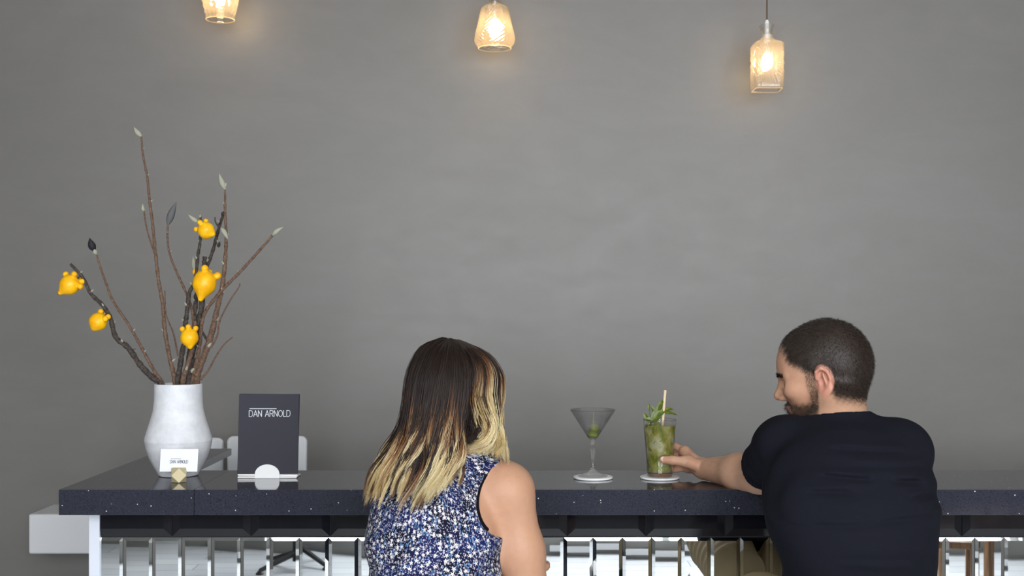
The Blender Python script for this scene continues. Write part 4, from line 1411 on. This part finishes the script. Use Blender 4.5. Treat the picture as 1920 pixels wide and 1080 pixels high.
# hairline: nape behind the ear, arch over the ear, temple, receding front
line = np.where(f_ < -0.03, -0.078 + 0.45 * np.clip(f_ + 0.085, 0, 0.055) , -0.050 + 1.25 * np.clip(f_ + 0.03, 0, 0.05))
line = np.where(f_ > 0.012, 0.010 + 0.55 * (f_ - 0.012), line)
scalp = sstep(-0.012, 0.016, u_ - line + wob) * sstep(0.0, 0.020, (0.090 - 0.25 * (u_ - 0.06) ** 2 / 0.05 - 0.35 * np.clip(l_ - 0.015, 0, 0.07)) - f_ + wob)
ear_r = np.sqrt(((f_ + 0.010) / 0.021) ** 2 + ((u_ + 0.010) / 0.034) ** 2)
scalp *= 1 - (1 - sstep(0.92, 1.12, ear_r)) * (l_ > 0.060)
burn = sstep(0.006, 0.012, f_) * sstep(0.0, 0.008, 0.034 - f_) * sstep(0.0, 0.01, 0.045 - u_) * sstep(0, 0.01, u_ + 0.075) * (l_ > 0.045) * 0.75
beard = sstep(0.0, 0.018, -0.052 + 0.10 * (f_ - 0.03) - u_ + wob) * sstep(0.004, 0.016, f_) * sstep(-0.135, -0.120, u_)
mous = sstep(0.0, 0.005, 0.03 - l_) * sstep(0, 0.004, u_ + 0.060) * sstep(0, 0.004, -0.046 - u_) * (f_ > 0.08)
lips = (np.abs(u_ + 0.068) < 0.0085) & (l_ < 0.022) & (f_ > 0.087)
brow = sstep(0, 0.004, 0.0065 - np.abs(u_ - 0.0165 + 0.10 * np.clip(l_ - 0.035, 0, 1))) * (f_ > 0.06) * (l_ > 0.010) * (l_ < 0.053)
lid = sstep(0, 0.002, 0.0022 - np.abs(u_ + 0.008)) * (np.abs(l_ - 0.033) < 0.013) * (f_ > 0.07)
for q in (scalp, burn, beard, mous, brow, lid): q *= inhead
col = np.tile(np.array(srgb(192, 150, 124)[:3]), (len(V), 1))
earm = inhead & (l_ > 0.074) & (ear_r < 1.1)
col[earm] = srgb(194, 138, 118)[:3]
cheek = inhead & (f_ > 0.03) & (scalp < 0.1)
col[cheek] = col[cheek] * np.array((1.0, 0.95, 0.94))
sk_arm = V[:, 1] > 2.80
col[sk_arm] *= np.array((1.04, 1.06, 1.08))
knuck = (V[:, 1] > 3.03) & (V[:, 0] < 0.46)
col[knuck] *= np.array((1.06, 1.0, 0.98))
hairc = np.array(srgb(19, 16, 15)[:3])
dark = np.clip(scalp * 0.97 + beard * 0.62 + burn * 0.45 + mous * 0.6 + brow * 0.9 + lid * 0.8, 0, 0.96)
col = col * (1 - dark[:, None]) + hairc * dark[:, None]
col[inhead & lips] = srgb(160, 112, 98)[:3]
obj('body', V, F, M_SKIN, man, smooth=True, cols=col)
# short hair and beard as clipped strands
def clipped(name, w, count, L, radius, flowdir, light):
    p = np.clip(w, 0, 1); p = np.where(p > 0.05, p, 0); p /= p.sum()
    ids = rng.choice(len(V), count, p=p)
    jit = rng.normal(0, 0.0012, (count, 3))
    nn = Nn[ids]
    jit -= nn * (jit * nn).sum(1, keepdims=True)
    fl = flowdir(Lc[ids]) @ HM.R.T
    fl = nrm2(fl - nn * (fl * nn).sum(1, keepdims=True) + rng.normal(0, 0.25, (count, 3)))
    ln = L * rng.uniform(0.6, 1.15, count) * (0.45 + 0.55 * np.clip(w[ids], 0, 1))
    Vs, Fs = smooth_strands(V[ids] + jit - nn * 0.0006, nn, fl, ln, radius)
    shade = rng.uniform(0, 1, count) ** 3.0
    cc = np.outer(1 - shade * light, hairc) + np.outer(shade * light, srgb(150, 132, 116)[:3])
    cc = np.repeat(cc, 12, axis=0)
    return tag(obj(name, Vs, Fs, M_STUBBLE, man, cols=cc), kind='stuff')
crown = np.array((-0.055, 0.0, 0.10))
clipped('hair', scalp + burn * 0.5, 16000, 0.0075, 0.00026, lambda q: nrm2(q - crown), 0.38)
clipped('beard', beard + burn * 0.8 + mous, 5200, 0.0095, 0.00022, lambda q: np.tile(np.array((0.35, 0, -1.0)), (len(q), 1)), 0.6)
clipped('eyebrow', brow, 500, 0.006, 0.0003, lambda q: np.stack([-0.8 * np.ones(len(q)), np.sign(q[:, 1]), 0.1 * np.ones(len(q))], 1), 0.1)
# thumb nail
tn = Field(); c_ = P(1244, 860.6, 3.0468)
tR = np.stack([nrm(th[0][3] - th[0][2]), nrm((0, -1, 0.35)), np.cross(nrm(th[0][3] - th[0][2]), nrm((0, -1, 0.35)))], 1)
tn.ell(c_, (0.0075, 0.0022, 0.0062), tR, 0.001)
v_, q_ = surface(lambda X, r: tn(X, r), [tn], c_ - 0.011, c_ + 0.011, 0.0011)
obj('thumb_nail', v_, q_, mat('nail', srgb(222, 184, 172), 0.3), man, smooth=True)
# fine hair on the forearm
fa = (V[:, 1] > 2.93) & (V[:, 1] < 3.06) & (V[:, 2] < 1.14) & (Nn[:, 2] > -0.3) & (V[:, 0] < 0.60)
ids = rng.choice(np.nonzero(fa)[0], 420)
adir = nrm(WR - EL)
fl = nrm2(np.tile(adir * 0.5 + np.array((0, 0, -0.7)), (420, 1)) + rng.normal(0, 0.3, (420, 3)))
Vs, Fs = smooth_strands(V[ids] - Nn[ids] * 0.0005, Nn[ids], fl, rng.uniform(0.006, 0.012, 420), 0.00011)
tag(obj('arm_hair', Vs, Fs, M_STUBBLE, man, cols=np.tile(np.array(srgb(104, 76, 54)[:3]), (len(Vs), 1))), kind='stuff')
# t-shirt
BT = Field(); BT.p = TORSO
T = Field()
T.ell((0.686, 2.405, 0.84), (0.152, 0.132, 0.13), k=0.05)
T.cone((0.692, 2.42, 0.84), (0.695, 2.49, 1.02), 0.145, 0.148, 0.06, flat=(0, 1, -0.3), fl=0.78)
T.ell((0.696, 2.535, 1.09), (0.163, 0.122, 0.155), chR, 0.06)
T.cone(lerp(SL, SR, 0.10) - (0, 0.004, 0.008), lerp(SL, SR, 0.90) - (0, 0.004, 0.008), 0.054, 0.054, 0.05)
T.cone(NB - (0, 0.004, 0.014), lerp(NB, SL, 0.8) + (0, -0.002, 0.004), 0.053, 0.046, 0.04)
T.cone(NB - (0, 0.004, 0.014), lerp(NB, SR, 0.8) + (0, -0.002, 0.004), 0.051, 0.043, 0.04)
T.cone(SL + np.array((0.015, -0.025, -0.015)), (0.605, 2.50, 1.06), 0.046, 0.066, 0.06)
T.cone(SR + np.array((-0.015, -0.022, -0.012)), (0.785, 2.50, 1.06), 0.044, 0.060, 0.06)
T.cone((0.792, 2.555, 1.15), (0.786, 2.47, 0.92), 0.054, 0.060, 0.04)
T.cone(NB, NB + (-0.006, 0.010, 0.045), 0.0615, 0.0615, 0.02)
T.ell(SL, (0.055, 0.055, 0.055), k=0.03); T.ell(SR, (0.054, 0.054, 0.054), k=0.03)
T.cone(SL, lerp(SL, EL, 0.8), 0.055, 0.058, 0.03); T.cone(SR, lerp(SR, ER, 0.8), 0.054, 0.056, 0.03)
col_n = nrm((-0.06, 0.15, 0.98)); col_p = np.array((0.70, 2.555, 1.262))
GROOVES = [(0.60, 0.72, 1.145, -0.06, 0.0045), (0.74, 0.83, 1.135, -0.06, 0.004), (0.63, 0.80, 1.195, -0.05, 0.003), (0.57, 0.68, 1.112, 0.03, 0.0035),
           (0.77, 0.86, 1.100, 0.04, 0.004), (0.58, 0.70, 1.050, 0.03, 0.0025), (0.66, 0.84, 1.165, -0.04, 0.0025), (0.70, 0.85, 1.06, 0.05, 0.0025), (0.62, 0.78, 0.985, -0.03, 0.0025)]
def tshirt(X, r):
    a_, b_ = T(X, r), BT(X, r) - 0.0065
    h_ = np.clip(0.5 + 0.5 * (b_ - a_) / 0.012, 0, 1)
    d = b_ + (a_ - b_) * h_ - 0.012 * h_ * (1 - h_)
    x, y, z = X[:, 0], X[:, 1], X[:, 2]
    # soft folds drawn across the back and round the sleeve
    fold = 0.0030 * np.sin((z + 0.10 * (x - 0.7) + 0.012 * np.sin(x * 23)) * 105) * sstep(0.95, 1.05, z) * (1 - sstep(1.12, 1.20, z)) * sstep(0.57, 0.66, x) * (0.55 + 0.45 * np.sin(x * 31 + z * 40))
    fold += 0.0035 * np.sin((z * 0.8 + x * 0.6) * 60 + 2.0 * np.sin(x * 14)) * (1 - sstep(0.92, 1.05, z))
    fold += 0.0022 * np.sin(((X - SL) @ nrm(EL - SL)) * 120 + x * 60) * (1 - sstep(0.56, 0.61, x)) * (z > 1.05)
    for gx0, gx1, gz, sl, am in GROOVES:
        wn = sstep(gx0, gx0 + 0.03, x) * (1 - sstep(gx1 - 0.03, gx1, x)) * (y < 2.56)
        q = (z - gz - sl * (x - gx0)) / 0.0055
        fold = fold + 1.6 * am * wn * (np.exp(-(q - 1.6) ** 2 * 0.5) * 0.8 - np.exp(-q * q))
    d = d - fold
    # sleeve ends, collar and hem
    nearL = (x < 0.63)
    cutL = np.where(nearL, plane(X, lerp(SL, EL, 0.72), (EL - SL) * 1.0 + np.array((-0.055, 0.0, 0.0))), -1)
    nearR = (x > 0.74)
    cutR = np.where(nearR, plane(X, lerp(SR, ER, 0.74), ER - SR), -1)
    cut = np.maximum(cutL, cutR)
    cut = np.maximum(cut, np.where(np.hypot(x - NB[0], y - NB[1]) < 0.088, plane(X, col_p, col_n), -1))
    cut = np.maximum(cut, 0.80 - z)
    cut = np.maximum(cut, np.where((y > 2.72) & (x > 0.62) & (z < 1.02), y - 2.73, -1))
    hollow = np.where(cut > -0.035, -(d + 0.005), -1)
    return np.maximum(np.maximum(d, cut), hollow)
V2, F2 = surface(tshirt, [T, BT], (0.44, 2.22, 0.78), (0.95, 2.90, 1.34), 0.0034)
V2 = relax(V2, F2, 2, 0.4)
obj('t_shirt', V2, F2, M_TSHIRT, man, smooth=True)
# trousers and shoes
K = Field()
K.ell((0.685, 2.40, 0.80), (0.167, 0.130, 0.092), k=0.04)
for h_, k_, a_ in ((HL_, KL, AL), (HRt, KR, AR)):
    K.cone(h_, k_, 0.092, 0.070, 0.03); K.cone(k_, a_, 0.070, 0.058, 0.02)
def trousers(X, r):
    d = K(X, r) - 0.003 * np.sin(X[:, 1] * 90 + X[:, 0] * 40 + 3 * np.sin(X[:, 2] * 20))
    d = np.maximum(d, np.maximum(X[:, 2] - 0.895, 0.36 - X[:, 2]))
    return np.maximum(d, 0.7095 - X[:, 2] - np.clip(X[:, 1] - 2.56, 0, 1) * 9)
V3, F3 = surface(trousers, [K], (0.46, 2.24, 0.34), (0.92, 2.92, 0.92), 0.0065)
obj('trousers', relax(V3, F3, 2), F3, M_KHAKI, man, smooth=True)
def shoe(a_, parent):
    S = Field()
    S.cone(a_ + np.array((0, -0.03, -0.055)), a_ + np.array((0, 0.16, -0.075)), 0.042, 0.040, 0.02)
    S.cone(a_ + np.array((0, 0.0, 0.0)), a_ + np.array((0, 0.0, -0.05)), 0.046, 0.046, 0.02)
    zz = a_[2] - 0.10
    v, q = surface(lambda X, r: np.maximum(S(X, r), zz - X[:, 2]), [S], a_ + np.array((-0.07, -0.1, -0.13)), a_ + np.array((0.07, 0.22, 0.06)), 0.006)
    obj('shoe', relax(v, q, 1), q, M_SHOE, parent, smooth=True)
shoe(AL, man); shoe(AR, man)

# ---------------------------------------------------------------- the woman
stool(-0.15, 2.385, 'black bar stool under the woman')
wom = thing('person', (-0.15, 2.40, 0.0), 'person with long dark-to-blonde hair in a sleeveless navy floral top, seen from behind', 'person')
G = Field()
wSR = P(954, 920, 2.475); wSL = np.array((-0.235, 2.55, 1.110)); wNB = np.array((-0.098, 2.50, 1.175))
wER = np.array((0.040, 2.475, 0.862)); wHR = np.array((0.035, 2.690, 0.900))
wEL = np.array((-0.245, 2.76, 1.080)); wHL = np.array((-0.135, 2.965, 1.080))
G.ell((-0.15, 2.385, 0.80), (0.165, 0.125, 0.086), k=0.02)
G.cone((-0.15, 2.395, 0.84), (-0.154, 2.435, 0.99), 0.124, 0.118, 0.05, flat=(0, 1, -0.2), fl=0.76)
wR = np.stack([nrm((1, -0.12, 0)), nrm((0.12, 0.95, -0.25)), nrm((0.03, 0.25, 0.96))], 1)
G.ell((-0.152, 2.475, 1.045), (0.122, 0.095, 0.135), wR, 0.05)
G.cone(lerp(wSR, wSL, 0.12), lerp(wSR, wSL, 0.9), 0.042, 0.045, 0.045)
G.cone(wNB - (0, 0, 0.02), lerp(wNB, wSR, 0.72) + (0, 0, 0.004), 0.040, 0.034, 0.04)
G.cone(wNB - (0, 0, 0.02), lerp(wNB, wSL, 0.75), 0.042, 0.036, 0.05)
HW = Head(P(853, 741, 2.49), (0.62, 0.76, -0.12), (0.03, 0, 1), 0.93)
HW.add(G, wNB, 0.050)
G.ell(wSR, (0.047, 0.050, 0.050), k=0.03); G.ell(wSL, (0.045, 0.047, 0.046), k=0.03)
G.cone(wSR, lerp(wSR, wER, 0.5), 0.047, 0.046, 0.025); G.cone(lerp(wSR, wER, 0.5), wER, 0.046, 0.040, 0.025)
G.cone(wER, lerp(wER, wHR, 0.35), 0.040, 0.039, 0.02); G.cone(lerp(wER, wHR, 0.35), wHR, 0.039, 0.024, 0.02)
G.cone(wSL, wEL, 0.042, 0.036, 0.025); G.cone(wEL, wHL, 0.036, 0.024, 0.02)
for Hn, En, zfix, inner in ((wHR, wER, 0.902, -1), (wHL, wEL, 1.064, 1)):
    hd = nrm((Hn - En) * np.array((1, 1, 0.2))); sd = nrm(np.cross((0, 0, 1), hd))
    ms_ = [Hn + hd * 0.068 + sd * q for q in (-0.026, -0.009, 0.009, 0.025)]
    ms_ = [np.array((q[0], q[1], zfix)) for q in ms_]
    ff = [[m_ + hd * 0.036 + np.array((0, 0, 0.002)), m_ + hd * 0.064 - np.array((0, 0, 0.004))] for m_ in ms_]
    tt = ([Hn + hd * 0.01 + inner * sd * 0.012, Hn + hd * 0.045 + inner * sd * 0.040, Hn + hd * 0.070 + inner * sd * 0.045], [0.013, 0.010, 0.0085])
    hand_at(G, Hn, ms_, ff, tt, sc=0.9)
wh = ((np.array((-0.225, 2.40, 0.80)), np.array((-0.225, 2.79, 0.80)), np.array((-0.19, 2.69, 0.33))),
      (np.array((-0.075, 2.40, 0.80)), np.array((-0.03, 2.79, 0.80)), np.array((-0.08, 2.69, 0.33))))
for h_, k_, a_ in wh:
    G.cone(h_, k_, 0.083, 0.054, 0.03); G.cone(k_, a_, 0.052, 0.034, 0.02)
    G.cone(a_ - (0, 0.02, 0.04), a_ + (0, 0.13, -0.055), 0.031, 0.027, 0.02)
V, F = surface(lambda X, r: G(X, r), [G], (-0.36, 2.22, 0.22), (0.12, 3.12, 1.44), 0.0050)
V = relax(V, F, 2, 0.4)
Lc = HW.local(V)
col = np.tile(np.array(srgb(184, 140, 113)[:3]), (len(V), 1))
hm = (np.linalg.norm(Lc, axis=1) < 0.17) & (V[:, 2] > 1.19) & ((Lc[:, 0] < 0.05) | (Lc[:, 2] > 0.05)) & (Lc[:, 2] > -0.07)
col[hm] = srgb(40, 30, 25)[:3]
obj('body', V, F, M_SKIN, wom, smooth=True, cols=col)
# sleeveless top
A = Field()
A.ell((-0.15, 2.39, 0.86), (0.150, 0.125, 0.10), k=0.05)
A.cone((-0.152, 2.395, 0.84), (-0.156, 2.435, 0.99), 0.133, 0.127, 0.05, flat=(0, 1, -0.2), fl=0.78)
A.ell((-0.153, 2.472, 1.045), (0.131, 0.104, 0.143), wR, 0.05)
A.cone(lerp(wSR, wSL, 0.12), lerp(wSR, wSL, 0.9), 0.049, 0.052, 0.045)
A.cone(wNB - (0, 0, 0.018), lerp(wNB, wSR, 0.8) + (0, 0, 0.004), 0.046, 0.040, 0.04)
A.cone(wNB - (0, 0, 0.018), lerp(wNB, wSL, 0.8), 0.048, 0.042, 0.05)
hole = P(969, 936, 2.45)
def top_shape(grow, zmin):
    def fn(X, r):
        d = A(X, r) + grow
        x, y, z = X[:, 0], X[:, 1], X[:, 2]
        d = d - 0.0022 * np.sin(x * 55 + 2.0 * np.sin(z * 16)) * (1 - sstep(0.95, 1.08, z)) - 0.0014 * np.sin((x * 0.8 - z) * 70)
        a = 0.0790 - grow * 1.6 - np.sqrt((x - hole[0]) ** 2 + (z - hole[2]) ** 2)
        b = 0.060 - np.sqrt((x - wSL[0] + 0.012) ** 2 + (z - wSL[2] + 0.012) ** 2 + 0.25 * (y - wSL[1] - 0.03) ** 2)
        neck = 0.058 - np.linalg.norm(X - (wNB + np.array((0.004, 0.012, 0.040))), axis=1)
        return np.maximum.reduce([d, a, b, neck, zmin - z, -(G(X, r) + 0.007)])
    return fn
V2, F2 = surface(top_shape(0.0, 0.82), [A, G], (-0.33, 2.22, 0.80), (0.06, 2.68, 1.26), 0.0036)
V2 = relax(V2, F2, 2, 0.35)
ang = np.arctan2(V2[:, 0] + 0.153, -(V2[:, 1] - 2.46))
obj('sleeveless_top', V2, F2, M_FLORAL, wom, smooth=True, attr=np.stack([ang * 0.125, V2[:, 2] * 1.0 + 0.3 * np.clip(V2[:, 2] - 1.12, 0, 1), np.zeros(len(V2))], 1))
V2, F2 = surface(top_shape(0.0030, 1.04), [A, G], (-0.33, 2.22, 1.00), (0.06, 2.68, 1.26), 0.0036)
obj('lining', relax(V2, F2, 2, 0.35), F2, M_LINING, wom, smooth=True)
K2 = Field()
K2.ell((-0.15, 2.385, 0.80), (0.173, 0.133, 0.092), k=0.04)
for h_, k_, a_ in wh:
    K2.cone(h_, k_, 0.088, 0.062, 0.03); K2.cone(k_, a_, 0.058, 0.044, 0.02)
def jeans(X, r):
    d = np.maximum(K2(X, r), np.maximum(X[:, 2] - 0.885, 0.36 - X[:, 2]))
    return np.maximum(d, 0.7095 - X[:, 2] - np.clip(X[:, 1] - 2.545, 0, 1) * 9)
V3, F3 = surface(jeans, [K2], (-0.36, 2.22, 0.34), (0.06, 2.90, 0.92), 0.0065)
obj('trousers', relax(V3, F3, 2), F3, M_NAVY, wom, smooth=True)
for _, _, a_ in wh: shoe(a_, wom)

# long hair: interpolated between guide locks, dark at the root and blonde at the tips
gd = [
 [(828, 633, 2.54), (790, 652, 2.55), (768, 695, 2.54), (760, 750, 2.52), (750, 800, 2.50), (724, 845, 2.47), (700, 880, 2.44), (688, 922, 2.43)],
 [(832, 633, 2.51), (793, 651, 2.48), (771, 695, 2.455), (763, 750, 2.44), (754, 800, 2.42), (733, 845, 2.395), (710, 885, 2.38), (701, 918, 2.375)],
 [(836, 634, 2.49), (806, 654, 2.425), (786, 700, 2.40), (778, 750, 2.39), (770, 800, 2.38), (755, 845, 2.365), (735, 885, 2.355), (728, 922, 2.35)],
 [(839, 635, 2.48), (820, 658, 2.405), (805, 703, 2.378), (797, 750, 2.372), (790, 800, 2.365), (776, 845, 2.355), (757, 885, 2.348), (748, 922, 2.345)],
 [(841, 635, 2.475), (833, 660, 2.398), (824, 705, 2.372), (818, 750, 2.366), (811, 800, 2.358), (806, 845, 2.35), (797, 890, 2.345), (778, 937, 2.342)],
 [(845, 635, 2.475), (848, 663, 2.396), (845, 710, 2.372), (840, 755, 2.366), (834, 800, 2.358), (831, 845, 2.35), (822, 888, 2.345), (803, 926, 2.342)],
 [(849, 636, 2.475), (861, 666, 2.402), (864, 712, 2.38), (859, 758, 2.372), (854, 800, 2.365), (852, 840, 2.358), (847, 875, 2.352), (836, 908, 2.348)],
 [(853, 637, 2.475), (872, 668, 2.412), (878, 714, 2.395), (873, 760, 2.39), (866, 802, 2.382), (865, 838, 2.375), (864, 868, 2.37), (858, 895, 2.365)],
]
gd2 = [
 [(856, 638, 2.48), (882, 670, 2.425), (890, 712, 2.41), (884, 752, 2.415), (890, 788, 2.43), (900, 814, 2.44), (896, 832, 2.44), (876, 836, 2.425)],
 [(858, 638, 2.48), (892, 671, 2.432), (900, 706, 2.418), (896, 742, 2.415), (906, 778, 2.42), (918, 808, 2.43), (912, 832, 2.43), (890, 842, 2.42)],
 [(860, 638, 2.485), (902, 670, 2.445), (916, 704, 2.435), (914, 742, 2.43), (921, 778, 2.435), (930, 808, 2.44), (932, 832, 2.44), (922, 848, 2.435)],
 [(861, 638, 2.50), (910, 667, 2.47), (930, 700, 2.465), (930, 740, 2.455), (930, 776, 2.45), (936, 806, 2.45), (942, 832, 2.45), (948, 856, 2.445)],
 [(861, 638, 2.53), (914, 664, 2.52), (939, 700, 2.515), (942, 730, 2.505), (937, 766, 2.495), (934, 798, 2.485), (937, 826, 2.475), (946, 850, 2.465)],
 [(858, 637, 2.56), (908, 662, 2.575), (934, 700, 2.59), (938, 740, 2.59), (932, 785, 2.575), (928, 822, 2.56), (930, 850, 2.54), (938, 870, 2.53)],
]
def locks(guides, count, M, blond0, blond_w, dark_share, clump, seed, inner, spread=0.06):
    r = np.random.default_rng(seed)
    Gp = np.array([[P(*q) for q in g_] for g_ in guides])
    k = len(guides)
    nc = clump
    cl_u = np.sort(r.uniform(0, k - 1, nc))
    cid = r.integers(0, nc, count)
    uu = np.clip(cl_u[cid] + r.normal(0, spread, count), 0, k - 1)
    lay = r.uniform(0, 1, count) ** 1.4 * inner       # depth below the outer layer
    i = np.minimum(uu.astype(int), k - 2); t = (uu - i)[:, None, None]
    pts = Gp[i] * (1 - t) + Gp[i + 1] * t
    c = HW.c
    js = np.linspace(0, 1, pts.shape[1])
    w = (1 - js) ** 0.7
    pull = lay[:, None] * np.clip(w * 1.1 + 0.10, 0, 1)
    axis = np.stack([np.full(pts.shape[:2], c[0]), np.full(pts.shape[:2], c[1]), np.minimum(pts[..., 2], c[2] + 0.02)], -1)
    pts = pts + pull[..., None] * (axis - pts)
    lenj = 1 + r.normal(0, 0.045, count) + r.normal(0.0, 0.05, nc)[cid]
    pts[:, 4:] += ((lenj - 1)[:, None] * np.linspace(0.2, 1, pts.shape[1] - 4)[None])[..., None] * (pts[:, 4:] - pts[:, 3:4])
    pts = catmull(pts, M)
    s = np.linspace(0, 1, M)
    # each clump waves on its own, strands gather towards the tips
    ph = r.uniform(0, 6.28, nc)[cid]; amp = r.uniform(0.004, 0.0115, nc)[cid]
    fr = r.uniform(9, 13, nc)[cid]
    wv = np.sin(s[None] * fr[:, None] + ph[:, None]) * amp[:, None] * sstep(0.35, 0.75, s)[None]
    pts[..., 0] += wv; pts[..., 1] += 0.6 * np.cos(s[None] * fr[:, None] + ph[:, None]) * amp[:, None] * sstep(0.35, 0.75, s)[None]
    off = r.normal(0, 1, (count, 1, 3)) * 0.0022 * (0.35 + 1.2 * np.sin(np.clip(s * 1.1, 0, 1) * math.pi) ** 1.0)[None, :, None]
    pts = pts + off
    rad = r.uniform(0.00030, 0.00062, count)[:, None] * (1 - 0.8 * sstep(0.72, 1.0, s))[None] * (0.75 + 0.25 * sstep(0, 0.1, s))[None]
    Vv, Ff = strands(pts, rad)
    # ombre along each strand
    dk = np.array(srgb(42, 30, 25)[:3]); cop = np.array(srgb(146, 96, 54)[:3]); bl = np.array(srgb(244, 230, 186)[:3]); tan_ = np.array(srgb(200, 170, 112)[:3])
    cdark = r.uniform(0, 1, nc) < dark_share
    st = r.normal(blond0, 0.10, nc)[cid] + r.normal(0, 0.05, count) + np.where(cdark[cid], 0.42, 0.0) + lay * 1.2
    pale = np.clip(r.normal(0.52, 0.32, nc)[cid] + r.normal(0, 0.15, count), 0, 1)[:, None, None]
    x = (s[None] - st[:, None]) / blond_w
    a = sstep(-0.6, 0.4, x)[..., None]; b = sstep(0.1, 1.0, x)[..., None]
    cc = dk * (1 - a) + cop * a
    tip = tan_ * (1 - pale) + bl * pale
    cc = cc * (1 - b) + tip * b
    cc = cc * r.uniform(0.8, 1.15, count)[:, None, None]
    return Vv, Ff, np.repeat(cc.reshape(-1, 3), 3, axis=0)
gd3 = [
 [(845, 640, 2.468), (850, 680, 2.418), (852, 720, 2.408), (852, 760, 2.408), (856, 790, 2.418), (866, 812, 2.428), (872, 824, 2.433), (868, 834, 2.428)],
 [(850, 640, 2.468), (870, 680, 2.418), (878, 720, 2.408), (880, 755, 2.413), (884, 785, 2.423), (890, 806, 2.430), (890, 820, 2.433), (878, 832, 2.428)],
 [(855, 640, 2.50), (885, 680, 2.428), (898, 720, 2.423), (900, 755, 2.428), (902, 785, 2.438), (906, 806, 2.443), (908, 822, 2.443), (900, 836, 2.438)],
 [(858, 640, 2.51), (900, 680, 2.448), (916, 720, 2.448), (920, 755, 2.448), (920, 785, 2.453), (922, 806, 2.453), (926, 826, 2.453), (925, 842, 2.448)],
]
parts = [locks(gd, 5600, 22, 0.57, 0.25, 0.42, 92, 21, 0.16, 0.035), locks(gd2, 2500, 22, 0.30, 0.24, 0.34, 52, 12, 0.12, 0.04), locks(gd3, 1100, 16, 1.0, 0.3, 0.9, 30, 13, 0.05)]
Vs = np.concatenate([p[0] for p in parts]); n0 = np.cumsum([0] + [len(p[0]) for p in parts])
Fs = np.concatenate([p[1] + q for p, q in zip(parts, n0)]); Cs = np.concatenate([p[2] for p in parts])
tag(obj('hair', Vs, Fs, M_HAIR, wom, smooth=True, cols=Cs), kind='stuff')
